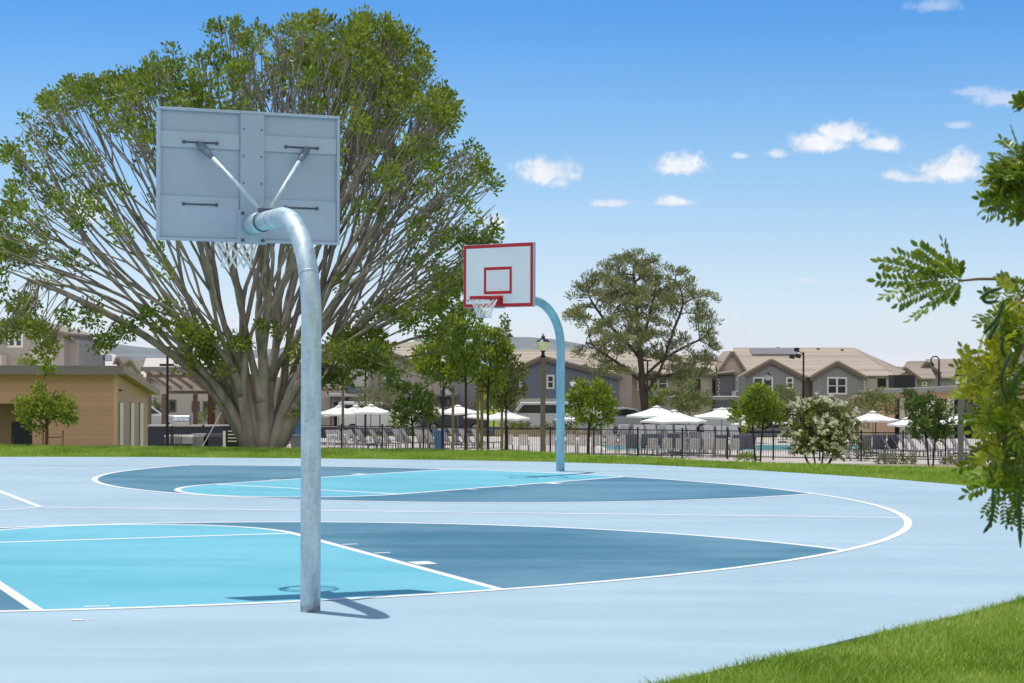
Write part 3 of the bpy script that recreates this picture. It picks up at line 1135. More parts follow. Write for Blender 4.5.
def px_tree(name, label, px, D, ells, leaf, bark=None, n=160, per=30, ls=(.12, .22), spread=.23, tip_r=.010, expo=2.0, rmax=None, zbase=None,
            lean=0.0, flowers=0, fl_ells=None, group=None, trunks=1, stakes=(), step=.16, kill=.2, first=None, aspect=.5, hollow=.3, fsize=(.05, .09), seed=None,
            deepen=1.0, cat='tree', up=.3, flat=1.0):
    rng = np.random.default_rng(seed if seed is not None else int(px * 13 + D))
    k = FPX / D
    x0 = pxx(px, D)
    z0 = float(ground_z(x0, D)) if zbase is None else zbase
    t = thing(name, label, cat, (x0, D, z0), group=group)
    E = []
    for (cx, cy, rx, ry) in ells:
        E.append((pxx(cx, D) - x0, rng.uniform(-.15, .15) * rx / k, pzz(cy, D, cx) - z0, rx / k, rx / k * deepen, ry / k))
    core = list(E)
    for (ex, ey, ez, rx, ry, rz) in core:
        for q in range(4):
            a = rng.uniform(-.5, math.pi + .5)
            f = rng.uniform(.80, 1.16)
            E.append((ex + rx * f * math.cos(a), ey + rng.uniform(-.6, .6) * ry, ez + rz * f * math.sin(a), rx * .30, ry * .30, rz * .30))
    A = ellipsoid_pts(E, int(n * .66), hollow, rng)
    E = core
    bot = min(e[2] - e[5] for e in E)
    top0 = max(bot + .15 * E[0][5], .25) if first is None else first
    nodes, par = [], []
    for q in range(trunks):
        ox = (q - (trunks - 1) / 2) * .16
        b = len(nodes)
        m = max(2, int(top0 / .3))
        for j in range(m + 1):
            f = j / m
            nodes.append(np.array([ox * (1 + f * 1.6) + lean * f + rng.normal(0, .012), (rng.normal(0, .05) if trunks > 1 else 0) * f, -0.12 + (top0 + .12) * f]))
            par.append(b + j - 1 if j else -1)
    P, pr = colonize(A, nodes, par, step, kill, 3.0, 120, up=.08, jit=.12, rng=rng)
    mb, tips, dirs, rad = branch_mesh(P, pr, tip_r, expo, rmax)
    mb.build('trunk', bark or BARK_BROWN, t, smooth=True)
    small = np.nonzero((rad < tip_r * 1.5) & (P[:, 2] > bot))[0]
    V, F = leaf_cloud(P[small], dirs[small], per, spread, ls[0], ls[1], aspect, up=up, rng=rng, flat=flat)
    np_mesh('crown', V, F, leaf, t)
    if flowers:
        src = P[small]
        if fl_ells:
            ok = np.zeros(len(src), bool)
            for (cx, cy, rx, ry) in fl_ells:
                ok |= (((src[:, 0] - (pxx(cx, D) - x0)) / (rx / k)) ** 2 + ((src[:, 2] - (pzz(cy, D, cx) - z0)) / (ry / k)) ** 2) < 1
            src = src[ok] if ok.any() else src
        cen = src[rng.integers(0, len(src), flowers)]
        mid = src.mean(0)
        ow = cen - mid; ow /= np.maximum(np.linalg.norm(ow, axis=1)[:, None], 1e-6)
        cen = cen + ow * spread * 1.1 + rng.normal(0, spread * .5, (flowers, 3))
        V, F = leaf_cloud(cen, np.tile([0, 0, 1.0], (flowers, 1)), 9, .085, fsize[0], fsize[1], .85, up=.2, rng=rng)
        np_mesh('blossom', V, F, PETAL, t)
    for (sx, stop, w) in stakes:
        s = thing('tree_stake', 'x', 'stake', (pxx(sx, D), D + .18, z0))
        m = MB(); h = pzz(stop, D) - z0
        m.tube([(0, 0, -.1), (0, 0, h - .03), (0, 0, h)], [w, w, w * .8], 8); m.build('post', STAKE, s, smooth=False)
        m = MB()
        dx = x0 - pxx(sx, D)
        m.tube([(0, 0, h * .8), (dx * .5, -.12, h * .8 - .01), (dx, -.2, h * .8)], .015, 5); m.build('tie', TIE, s)
        s['label'] = STAKE_LABEL.get(sx, 'x')
        s['group'] = 'wooden tree stakes on the lawn'
    return t


STAKE_LABEL = {
    62: 'thin brown stake right of the small tree before the tan pool building',
    42: 'thin brown stake left of the small tree before the tan pool building',
    453: 'pale wooden stake tied to the bright round young tree left of the tall one',
    478: 'left of two pale wooden stakes beside the tall young trees at mid court',
    482: 'right of two pale wooden stakes beside the tall young trees at mid court',
    502: 'pale wooden stake under the drooping slim young tree nearest the far hoop',
    428: 'thin brown stake right of the dark round tree with white blossom left of mid court',
    602: 'thin stake under the round bushy tree just right of the far hoop pole',
}


def pine():
    D, bx, by = 132.0, 645, 436
    k = FPX / D
    x0 = pxx(bx, D); z0 = float(ground_z(x0, D))
    t = thing('pine_tree', 'tall grey-green pine with an open umbrella crown and dark forked trunk behind the pool', 'tree', (x0, D, z0))
    def L(px, py, y=0.0): return np.array([pxx(px, D) - x0, y, pzz(py, D, px) - z0])
    nodes = [L(645, 443), L(646, 425), L(645, 405)]
    nodes[0][2] = -.2
    par = [-1, 0, 1]
    limbs = [[(642, 380, 0), (640, 350, .2), (637, 315, -.2), (634, 285, .1), (632, 266, 0)],
             [(652, 385, -.3), (664, 360, -.6), (671, 332, -1), (682, 305, -1.3)],
             [(646, 330, .4), (652, 310, .8), (656, 290, 1), (660, 275, 1.4)],
             [(636, 352, .3), (620, 335, .9), (604, 316, 1.5), (590, 298, 2)],
             [(634, 318, -.3), (622, 302, -.9), (610, 285, -1.5)],
             [(652, 368, .0), (675, 352, .2), (700, 338, .4)],
             [(640, 380, -.3), (615, 362, -.8), (592, 350, -1.2)],
             [(655, 378, .4), (685, 372, .9), (705, 368, 1.2)]]
    for li, lb in enumerate(limbs):
        cur, prev = 2, nodes[2]
        if li:                                # side limbs leave the leader at their own heights
            z_ = L(*lb[0])[2] - .5
            cur = min(range(2, lead_n), key=lambda q: abs(nodes[q][2] - z_)); prev = nodes[cur]
        for q in lb:
            e = L(*q)
            m = max(1, int(np.linalg.norm(e - prev) / .6))
            for j in range(1, m + 1):
                nodes.append(prev + (e - prev) * j / m + RNG.normal(0, .06, 3)); par.append(cur); cur = len(nodes) - 1
            prev = e
        if li == 0: lead_n = len(nodes)
    s = 1 / k
    def E(cx, cy, rx, ry, y=0, d=1.0):
        c = L(cx, cy, y); return (*c, rx * s, rx * s * d, ry * s)
    ells = [E(630, 275, 38, 26), E(600, 290, 34, 28, 1.2), E(665, 285, 34, 24, -1), E(690, 305, 30, 24), E(592, 322, 26, 26, -1), E(700, 340, 20, 28, .6),
            E(640, 300, 50, 30, 0, 1.3), E(605, 355, 28, 18, 1), E(690, 365, 26, 18, -.6), E(660, 345, 34, 26, 1.8), E(625, 335, 34, 26, -2.2), E(615, 372, 24, 10, -1.2), E(640, 262, 22, 14), E(672, 380, 24, 9, 1.0)]
    ells = [(a, b, c, d * .92, e * .92, f * .74) for (a, b, c, d, e, f) in ells]
    A = ellipsoid_pts(ells + [E(632, 258, 12, 9), E(618, 264, 10, 8), E(646, 262, 10, 8), E(704, 350, 16, 18), E(588, 348, 17, 11), E(608, 368, 20, 9), E(697, 374, 22, 9), E(574, 318, 13, 13), E(714, 328, 9, 13)], 760, .2)
    P, pr = colonize(A, nodes, par, .42, .5, 3.0, 120, up=.05, jit=.16)
    mb, tips, dirs, rad = branch_mesh(P, pr, .022, 2.15, rmax=.50)
    mb.build('trunk', BARK_DARK2, t, smooth=True)
    small = np.nonzero(rad < .031)[0]
    small = small[RNG.uniform(0, 1, len(small)) < .85]
    V, F = leaf_cloud(P[small], dirs[small], 62, .44, .20, .36, .22, up=.7, out=.9, flat=.62)
    np_mesh('crown', V, F, LF_PINE, t)
    print('pine', len(P), len(small))


BARK_DARK2 = mat('bark_pine', (.085, .060, .048), rough=.9, var=.35, scale=3, bump=.9, bscale=10, spec=.15, stretch=(1, 1, .3))
big_tree()
pine()

# young staked trees on the slope of the lawn, left to right
px_tree('young_tree', 'small cone-shaped young tree standing before the tan pool building at far left', 47, 68, [(46, 383, 13, 20), (44, 408, 24, 19), (56, 416, 20, 16), (36, 418, 14, 14), (66, 410, 10, 10)],
        LF_YOUNG, n=260, per=30, ls=(.10, .18), spread=.20, stakes=((62, 432, .03), (42, 425, .03)), group='young trees on the lawn')
px_tree('young_tree', 'dark round young tree dotted with white blossom, left of the tall slim trees', 413, 86, [(413, 402, 22, 22), (405, 418, 16, 12), (424, 410, 16, 16)],
        LF_DARK, BARK_DARK, n=150, per=34, flowers=34, fl_ells=[(413, 420, 24, 10)], stakes=((428, 416, .035),), group='young trees on the lawn')
px_tree('young_tree', 'bright yellow-green round young tree just left of the tallest slim tree', 443, 84, [(440, 362, 24, 24), (427, 356, 14, 14), (450, 376, 16, 16), (446, 342, 12, 12)],
        LF_YOUNG, BARK_DARK, n=170, per=30, stakes=((453, 388, .06),), group='young trees on the lawn')
px_tree('young_tree', 'tallest slim young tree at mid court, its top under the far rim', 466, 83, [(464, 325, 17, 20), (463, 348, 17, 22), (468, 372, 12, 16), (458, 366, 14, 16)],
        LF_YOUNG, BARK_DARK, n=200, per=26, group='young trees on the lawn')
px_tree('young_tree', 'full leafy young tree right of the tallest slim one, under the far net', 488, 86, [(484, 345, 17, 18), (496, 350, 17, 18), (490, 372, 20, 22), (483, 328, 10, 10), (505, 345, 9, 12)],
        LF_YOUNG, BARK_DARK, n=210, per=28, stakes=((478, 372, .06), (482, 365, .07)), group='young trees on the lawn')
px_tree('young_tree', 'slim grey-green young tree with drooping skirt beside the old-fashioned lamp', 506, 92, [(506, 326, 6, 14), (505, 350, 10, 18), (507, 382, 17, 24), (500, 400, 14, 14)],
        LF_OLIVE, BARK_DARK, n=170, per=26, stakes=((502, 390, .06),), up=-.1, group='young trees on the lawn')
px_tree('young_tree', 'round bushy young tree right of the far hoop pole', 589, 87, [(594, 400, 24, 19), (580, 410, 15, 15), (606, 412, 15, 17), (594, 388, 15, 10), (594, 420, 18, 11)],
        LF_YOUNG, BARK_DARK, n=200, per=28, flowers=26, fl_ells=[(592, 418, 10, 9), (583, 425, 9, 6)], stakes=((602, 420, .03),), group='young trees on the lawn')
px_tree('young_tree', 'round bright green tree before the grey gable, just right of the white umbrella', 758, 88, [(757, 404, 21, 16), (745, 417, 14, 13), (770, 418, 15, 14), (758, 396, 14, 9), (757, 421, 18, 11)],
        LF_YOUNG, BARK_DARK, n=210, per=28, trunks=2, group='young trees on the lawn')
px_tree('young_tree', 'dark tree with white blossom before the low flat-roofed pool house at right', 931, 88, [(922, 410, 17, 18), (936, 408, 16, 16), (930, 425, 24, 16), (918, 398, 12, 10)],
        LF_DARK, BARK_DARK, n=190, per=30, flowers=44, fl_ells=[(938, 413, 12, 6), (915, 418, 14, 6)], trunks=2, group='young trees on the lawn')
px_tree('flowering_shrub', 'large shrub covered in cream blossom beside the black fence, on short brown stems', 819, 88, [(820, 427, 32, 22), (803, 439, 19, 17), (838, 439, 18, 17), (820, 411, 22, 12), (820, 445, 26, 10)],
        LF_OLIVE, BARK_BROWN, n=460, per=34, flowers=330, trunks=4, first=.5, cat='shrub', fsize=(.09, .16))
# trees beyond the fence
px_tree('pool_tree', 'wide olive-green tree left of the dark pool house openings at right', 876, 122, [(874, 402, 20, 14), (860, 406, 12, 10), (888, 406, 12, 11)], LF_OLIVE, n=150, per=30, ls=(.12, .22), spread=.3, step=.24, kill=.3, group='trees beyond the fence')
px_tree('pool_tree', 'olive-green tree beyond the umbrellas, in front of the beige house wall', 690, 128, [(690, 397, 17, 15), (680, 404, 12, 10), (700, 402, 12, 12)], LF_OLIVE, n=150, per=30, ls=(.12, .22), spread=.3, step=.24, kill=.3, group='trees beyond the fence')
px_tree('pool_tree', 'grey-olive tree half behind the bright green tree before the grey gable', 787, 124, [(786, 400, 15, 15), (776, 408, 12, 10)], LF_OLIVE, n=120, per=30, ls=(.12, .22), spread=.3, step=.24, kill=.3, group='trees beyond the fence')
px_tree('pool_tree', 'small yellow-green tree below the window of the beige house behind the pine', 659, 138, [(658, 396, 12, 12), (650, 400, 8, 8)], LF_YOUNG, n=90, per=30, ls=(.12, .22), spread=.3, step=.24, kill=.3, group='trees beyond the fence')
px_tree('pool_tree', 'greyish tree with faded blossom behind the white umbrellas left of mid court', 380, 121, [(380, 396, 18, 13), (392, 402, 12, 10), (368, 404, 10, 8)], LF_GREY, n=140, per=30, ls=(.12, .20), spread=.3, step=.24, kill=.3, group='trees beyond the fence')
px_tree('pool_tree', 'soft olive tree between the slim young trees and the dark blue-grey gable', 494, 136, [(493, 394, 20, 18), (482, 402, 12, 10), (506, 400, 12, 14)], LF_OLIVE, n=150, per=30, ls=(.12, .22), spread=.32, step=.26, kill=.32, group='trees beyond the fence')
px_tree('pool_tree', 'grey-green tree behind the hanging branch at far right', 984, 97, [(982, 398, 20, 18), (992, 415, 24, 18), (972, 412, 12, 12)], LF_GREY, n=170, per=30, ls=(.10, .18), spread=.26, step=.2, kill=.26, group='trees beyond the fence')
px_tree('pool_tree', 'small yellowish tree rising behind the flat roof at far left', 25, 108, [(25, 364, 8, 7), (31, 366, 6, 5)], LF_YOUNG, n=80, per=26, ls=(.10, .18), spread=.25, step=.22, kill=.26, group='trees beyond the fence')
px_tree('pool_tree', 'far small tree above the roof left of the spreading tree', 183, 230, [(183, 349, 8, 6), (179, 353, 6, 5)], LF_DARK, n=60, per=24, ls=(.25, .45), spread=.6, step=.5, kill=.6, group='trees beyond the fence')
px_tree('pool_tree', 'far small dark tree on the skyline left of the slim young trees', 420, 260, [(420, 341, 7, 5), (424, 343, 5, 4)], LF_DARK, n=50, per=24, ls=(.25, .45), spread=.6, step=.5, kill=.6, group='trees beyond the fence')
# low planting
for i, (px, D, rx, ry, cy, lf, lab) in enumerate([
    (858, 95.5, 9, 14, 446, LF_GREY, 'upright grey-green shrub inside the fence left of the dark blue loungers'),
    (747, 93, 7, 5, 456, LF_YOUNG, 'low light green plant at the fence foot under the bright green tree'),
    (885, 92.5, 7, 5, 459, LF_GREY, 'low grey shrub at the fence foot, leftmost of four in a row'),
    (906, 92.5, 8, 5, 460, LF_OLIVE, 'low olive shrub at the fence foot, second from the left of four in a row'),
    (951, 92.5, 9, 5, 461, LF_GREY, 'low grey shrub at the fence foot beside the plain lamp post'),
    (973, 92.5, 9, 6, 461, LF_OLIVE, 'low olive shrub at the fence foot nearest the hanging branch'),
    (158, 142, 10, 10, 410, LF_DARK, 'dark green shrub below the white car left of the open pavilion'),
    (205, 140, 8, 8, 416, LF_YOUNG, 'small green shrub beneath the pavilion against the beige wall'),
    (570, 131, 9, 9, 429, LF_DARK, 'dark green shrub in the bed before the white vans'),
    (528, 131, 12, 9, 430, LF_OLIVE, 'reddish olive shrub in the bed left of the lamp post'),
    (512, 131, 11, 9, 429, LF_YOUNG, 'bright shrub in the bed under the drooping slim tree'),
    (552, 131, 11, 9, 430, LF_OLIVE, 'olive shrub in the bed right of the lamp post'),
]):
    px_tree('low_shrub', lab, px, D, [(px, cy, rx, ry), (px + rx * .5, cy + 2, rx * .7, ry * .7)], lf, n=50, per=26, ls=(.07, .14), spread=.18, step=.14, kill=.18, first=.12, trunks=3, cat='shrub',
            group='low shrubs', hollow=.1)


# ================================================================== pool terrace, roads, hills
CONC = mat('pale_concrete', (.52, .46, .40), rough=.85, var=.08, scale=1.5, bump=.15, spec=.2)
ASPH = mat('asphalt', (.055, .055, .058), rough=.9, var=.15, scale=4, bump=.2, spec=.2)
SAND = mat('tan_mulch', (.34, .27, .20), rough=.95, var=.2, scale=5, spec=.1)


def fsheet(name, x0, x1, y0, y1, z, m):
    mb = MB(); mb.add([(x0, y0, z), (x1, y0, z), (x1, y1, z), (x0, y1, z)], [(0, 1, 2, 3)])
    return tag(mb.build(name, m), kind='structure')


fsheet('pool_deck', -60, 70, 92.6, 127.5, DECK_Z + .02, CONC)
fsheet('planting_bed', 6, 40, 88.5, 92.5, DECK_Z + .014, SAND)
fsheet('parking_area', -90, 110, 133, 152, -2.78, ASPH)


def water():
    m = bpy.data.materials.new('pool_water'); m.use_nodes = True
    t = NT(m.node_tree); bs = t.n['Principled BSDF']
    tc = t.node('ShaderNodeTexCoord')
    n = t.noise(tc.outputs['Object'], 1.3, 4, .6, .8)
    t.l.new(t.mix(n, (.10, .42, .46, 1), (.16, .55, .56, 1)), bs.inputs['Base Color'])
    bs.inputs['Roughness'].default_value = .12
    bp = t.node('ShaderNodeBump'); bp.inputs['Strength'].default_value = .3; bp.inputs['Distance'].default_value = .03
    t.l.new(t.noise(tc.outputs['Object'], 5, 3, .5), bp.inputs['Height']); t.l.new(bp.outputs[0], bs.inputs['Normal'])
    return m


fsheet('pool_water', 5.2, 21.5, 106.5, 114.5, DECK_Z + .032, water())
mb = MB()
for (a, b, c, d) in ((4.8, 21.9, 106.1, 106.5), (4.8, 21.9, 114.5, 114.9), (4.8, 5.2, 106.502, 114.498), (21.5, 21.9, 106.502, 114.498)):
    mb.box(a, b, c, d, DECK_Z + .015, DECK_Z + .06)
tag(mb.build('pool_coping', mat('coping', (.62, .58, .52), rough=.8)), kind='structure')


def hills():
    D = 4200.0
    pxs = np.array([-2500, -900, -300, 0, 60, 110, 150, 200, 300, 400, 470, 505, 545, 575, 610, 660, 720, 800, 1000, 1400, 2600])
    pys = np.array([352, 345, 350, 349, 346, 344.5, 348, 352, 350, 345, 340, 337.5, 338.5, 343, 353, 361, 364.5, 366, 366, 362, 355])
    X = np.linspace(pxx(-2500, D), pxx(2600, D), 220)
    top = CAMH - (np.interp(X * FPX / D + 512, pxs, pys) - HOR) * D / FPX
    top = top + 2.2 * np.sin(X * .011) + 1.3 * np.sin(X * .027 + 1)
    V, F, rows = [], [], 14
    for j in range(rows):
        f = j / (rows - 1)
        for x, z in zip(X, top):
            V.append((x, D - 900 + 900 * f, -8 + (z + 8) * math.sin(f * math.pi * .5) ** 1.3 * (1 + .12 * math.sin(x * .012 + j * 1.9) * (1 - f))))
    for j in range(1, 5):
        for x, z in zip(X, top):
            V.append((x, D + 400 * j, z - (z + 12) * (j / 4) ** 1.5))
    n = len(X)
    for j in range(rows + 3):
        for i in range(n - 1):
            a = j * n + i
            F.append((a, a + 1, a + n + 1, a + n))
    o = np_mesh('hills', V, F, mat('dry_hill', (.19, .20, .19), rough=1, var=.3, scale=.012, spec=.05), smooth=True)
    tag(o, kind='structure')


hills()

# ================================================================== houses
STUCCO = mat('stucco_beige', (.60, .52, .43), rough=.9, var=.05, scale=1.2, bump=.1, spec=.15)
STUCCO2 = mat('stucco_cream', (.66, .60, .52), rough=.9, var=.05, scale=1.2, bump=.1, spec=.15)
TAUPE = lined('board_taupe', (.50, .42, .37), 'x', .42, .80, .08, var=.05)
GREYB = lined('board_grey', (.335, .315, .34), 'x', .42, .78, .08, var=.05)
SLATE = lined('board_slate', (.195, .22, .27), 'x', .42, .80, .08, var=.05)
LILAC = mat('stucco_lilac', (.44, .39, .37), rough=.9, var=.05, scale=1.2, spec=.15)
TANSIDE = lined('siding_tan', (.50, .302, .222), 'z', .19, .94, .10, var=.12, bump=.35)
TANWALL = mat('panel_tan', (.60, .39, .295), rough=.8, var=.05, scale=1, spec=.2)
TILE = lined('roof_tile_tan', (.42, .345, .275), 'y', .36, .62, .20, rough=.9, var=.34, bump=1.0)
TILE2 = lined('roof_tile_brown', (.34, .275, .225), 'y', .36, .66, .20, rough=.9, var=.25, bump=1.0)
STONE = mat('stone_veneer', (.42, .33, .27), rough=.9, var=.35, scale=3.5, bump=.7, bscale=6, spec=.1, stretch=(1, 1, 2.2))
TRIMW = mat('trim_white', (.88, .86, .83), rough=.6, var=.03)
TRIMB = mat('trim_brown', (.20, .155, .125), rough=.7, var=.1)
FASCIA = mat('metal_fascia', (.205, .185, .20), rough=.5, var=.06, metal=.2)
GLASS = glass_mat('window_glass')
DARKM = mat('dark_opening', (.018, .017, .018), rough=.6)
NAVY = mat('navy_door', (.012, .016, .035), rough=.5)
SOLAR = lined('solar_cells', (.25, .235, .23), 'x', .9, 1.7, .04, rough=.25)
BROWNW = lined('slat_brown', (.17, .075, .045), 'x', .22, .5, .12, var=.22)
GRZ = DECK_Z - .5


class House:
    """parts are placed from the picture at a known distance; local origin on the ground at the middle of the front"""
    def __init__(self, label, D, px, gz=GRZ, name='house', cat='house', group=None):
        self.D, self.gz = D, gz
        self.o = (pxx(px, D), D, gz)
        self.t = thing(name, label, cat, self.o, group=group)

    def mb(self): return MB(self.o)

    def wall(self, px0, px1, pyt, m, depth=8.0, dy=0.0, pyb=None, name='wall'):
        D = self.D + dy
        z0 = self.gz - .05 if pyb is None else pzz(pyb, D, (px0 + px1) / 2)
        b = self.mb(); b.box(pxx(px0, D), pxx(px1, D), D, D + depth, z0, pzz(pyt, D, (px0 + px1) / 2))
        return b.build(name, m, self.t)

    def gable(self, px0, px1, eave, apx, apy, m, tile, depth=8.0, dy=0.0, over=.32, th=.16, pyb=None, trim=TRIMB):
        D = self.D + dy
        x0, x1, xa = pxx(px0, D), pxx(px1, D), pxx(apx, D)
        ze, za = pzz(eave, D, px0), pzz(apy, D, apx) - th
        zb = self.gz - .05 if pyb is None else pzz(pyb, D, px0)
        b = self.mb()
        b.prism([(x0, D, zb), (x1, D, zb), (x1, D, ze), (xa, D, za), (x0, D, ze)], (0, depth, 0))
        w = b.build('wall', m, self.t)
        b = self.mb()
        f = self.mb()
        for (xe, s) in ((x0, -1), (x1, 1)):
            dx, dz = xe - xa, ze - za
            ln = math.hypot(dx, dz)
            ex, ez = xe + dx / ln * over, ze + dz / ln * over
            q = [(xa, D - over, za + .004), (ex, D - over, ez + .004), (ex, D + depth, ez + .004), (xa, D + depth, za + .004)]
            if s < 0: q = q[::-1]
            b.slab(q, -th if False else th)
            # barge board under the front edge of the roof
            g = [(xa, D - over + .03, za - .001), (ex, D - over + .03, ez - .001), (ex, D - over + .03, ez - .24), (xa, D - over + .03, za - .24)]
            f.prism(g, (0, .06, 0))
        r = b.build('roof', tile, self.t)
        f.build('barge_board', trim, r)
        return w

    def roof(self, pts, tile, th=.16, name='roof'):
        """pts: (px, py, dy)"""
        q = []
        for (px, py, dy) in pts:
            D = self.D + dy
            q.append((pxx(px, D), D, pzz(py, D, px)))
        b = self.mb()
        nrm = (Vector(q[1]) - Vector(q[0])).cross(Vector(q[2]) - Vector(q[0]))
        if nrm.z < 0: q = q[::-1]
        b.slab(q, th)
        return b.build(name, tile, self.t)

    def window(self, px0, px1, py0, py1, dy=0.0, cols=1, rows=2, frame=TRIMW, fw=.13, parent=None, proud=.05):
        D = self.D + dy
        x0, x1 = pxx(px0, D), pxx(px1, D)
        pm = (px0 + px1) / 2
        z0, z1 = pzz(py1, D, pm), pzz(py0, D, pm)
        y0, y1 = D - proud, D - .003
        b = self.mb()
        b.box(x0, x1, y0, y1, z1 - fw, z1); b.box(x0, x1, y0, y1, z0, z0 + fw)
        b.box(x0, x0 + fw, y0, y1, z0 + fw, z1 - fw); b.box(x1 - fw, x1, y0, y1, z0 + fw, z1 - fw)
        for c in range(1, cols):
            x = x0 + (x1 - x0) * c / cols
            b.box(x - fw * .6, x + fw * .6, y0, y1, z0 + fw, z1 - fw)
        win = b.build('window', frame, self.t if parent is None else parent)
        g = self.mb(); g.box(x0 + fw * .5, x1 - fw * .5, D - .022, D - .004, z0 + fw * .5, z1 - fw * .5); g.build('pane', GLASS, win)
        if rows > 1:
            g = self.mb()
            zz = (z0 + z1) / 2
            for c in range(cols):
                a = x0 + (x1 - x0) * c / cols + fw; e = x0 + (x1 - x0) * (c + 1) / cols - fw
                g.box(a, e, D - .040, D - .023, zz - .035, zz + .035)
            g.build('glazing_bar', frame, win)
        return win

    def panel(self, name, px0, px1, py0, py1, m, dy=0.0, proud=.04, th=.035, parent=None):
        D = self.D + dy
        pm = (px0 + px1) / 2
        b = self.mb(); b.box(pxx(px0, D), pxx(px1, D), D - proud, D - proud + th, pzz(py1, D, pm), pzz(py0, D, pm))
        return b.build(name, m, parent or self.t)

    def box(self, name, px0, px1, py0, py1, y0, y1, m, ground=False):
        D = self.D
        pm = (px0 + px1) / 2
        b = self.mb(); b.box(pxx(px0, D), pxx(px1, D), D + y0, D + y1, self.gz - .03 if ground else pzz(py1, D, pm), pzz(py0, D, pm))
        return b.build(name, m, self.t)


HG = 'houses beyond the pool'

# --- big grey and beige house at right
h = House('grey and beige two-storey house with twin front gables and long tan tiled roof', 158, 800, group=HG)
h.wall(741, 893, 377, STUCCO, 10, 1.2)
h.wall(862, 897, 378, STUCCO2, 9, .8)
h.gable(742, 802, 376.5, 771, 358.5, GREYB, TILE, 7, -.6)
h.gable(813, 863, 376.5, 837, 360.5, GREYB, TILE, 7, -.6)
h.wall(812, 864, 396.5, STONE, 1.2, -.75)
h.roof([(733, 377.5, .6), (896, 377.5, .6), (853, 349.5, 6.2), (733, 349.5, 6.2)], TILE)
h.roof([(896.3, 377.5, .6), (905, 373, 11), (853.3, 349.5, 6.2)], TILE)
h.roof([(733, 349.4, 6.25), (853, 349.4, 6.25), (905, 372, 11.9), (733, 372, 11.9)], TILE)
h.gable(718, 746, 373, 732, 350, STUCCO, TILE, 6, 1.0)
h.window(753, 773, 377, 395.5, -.6, cols=2)
h.window(786, 793.5, 377, 388.5, -.6)
h.window(797.5, 803, 378.5, 389.5, 1.2)
h.window(827, 847, 377, 394.5, -.6, cols=2)
h.window(859, 865, 379, 391, .8)
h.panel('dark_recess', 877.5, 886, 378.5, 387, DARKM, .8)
h.panel('white_trim', 876.3, 887.2, 375.8, 378.3, TRIMW, .8, proud=.06)
sp = h.roof([(752, 356.6, 4.55), (798, 356.6, 4.55), (795, 350.9, 5.7), (749, 350.9, 5.7)], SOLAR, th=.24, name='solar_panel')
for (px, py, dy) in ((778, 350.5, 6.2), (855.3, 353, 6.0), (818, 351.4, 5.8), (842, 352.5, 5.6), (872, 366, 4.2), (880, 370.5, 3.0), (862, 369, 3.2)):
    D_ = h.D + dy
    b = h.mb(); b.tube([(pxx(px, D_), D_, pzz(py, D_, px) - .25), (pxx(px, D_), D_, pzz(py, D_, px) + .28)], .13, 8); b.build('roof_vent', TRIMB, h.t)
h.box('porch', 886.5, 907, 375, 387.5, -3.2, -.9, mat('dark_shingle', (.035, .036, .040), rough=.8))
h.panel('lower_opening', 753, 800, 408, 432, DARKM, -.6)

# --- grey narrow house block between pine and big house
h = House('narrow dark grey stair tower between the beige house and the twin grey gables', 155, 725, name='stair_tower', cat='house', group=HG)
h.wall(716, 733.5, 376, mat('tower_grey', (.165, .16, .185), rough=.85, var=.05), 6, 0)
h.wall(734, 746, 377, GREYB, 5, .8)
h.roof([(713, 375.5, -.4), (735, 373, -.4), (735, 371.5, 6), (713, 374, 6)], TILE2, th=.15)
for k in range(6):
    h.panel('light_mark', 717.8 + (k % 2) * 1.0, 718.9 + (k % 2) * 1.0, 379 + k * 3, 380.3 + k * 3, TRIMW, 0)
h.window(735.8, 738.2, 378, 392, .8, rows=1)
h.box('chimney', 731.3, 734.6, 391, 399, -1.0, -.2, STUCCO2)

# --- beige house behind the pine
h = House('long beige house with tan tiled roof standing behind the pine', 156, 672, group=HG)
h.wall(628, 714, 375, TAUPE, 9, 0)
h.wall(684, 713.3, 374.6, STUCCO, 1.0, -.35)
h.roof([(622, 376, -.8), (716, 376, -.8), (714, 356.5, 4.6), (624, 356.5, 4.6)], TILE)
h.roof([(624, 356.4, 4.65), (714, 356.4, 4.65), (716, 375, 9.8), (622, 375, 9.8)], TILE)
h.window(637, 646, 376.5, 390.5, 0, cols=1)
h.window(648.5, 668, 376.5, 390.5, 0, cols=2)
h.window(694, 700.5, 379, 390, -.35, frame=DARKM)
h.panel('downpipe', 712.2, 713.3, 379, 432, DARKM, -.35, proud=.09)
h.panel('garage_door', 640, 668, 412, 436, mat('garage_cream', (.58, .55, .50), rough=.7), 0)
h.wall(714.3, 746, 376, STUCCO2, 7, 3.2)

# --- slate blue gable house in the middle
h = House('dark slate-blue gabled house with a small white window behind the old-fashioned lamp', 150, 548, group=HG)
h.gable(500, 618, 376, 542, 355.5, SLATE, TILE, 9, 0)
h.wall(517, 566, 398.6, STUCCO2, .8, -.6)
h.wall(566, 632, 373, TAUPE, 8, .3)
h.roof([(500, 374.5, 2), (640, 374.5, 2), (636, 351.5, 7), (506, 351.5, 7)], TILE)
h.window(546.5, 554.5, 374.8, 389, 0)
h.window(519.6, 522.4, 378, 388, 0, rows=1)
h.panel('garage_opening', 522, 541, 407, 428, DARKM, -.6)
h.window(545.5, 550, 407, 421, -.6, frame=TRIMB, rows=1)
h.window(552, 556.5, 407, 421, -.6, frame=TRIMB, rows=1)
h.window(583, 592, 381, 392, .3)

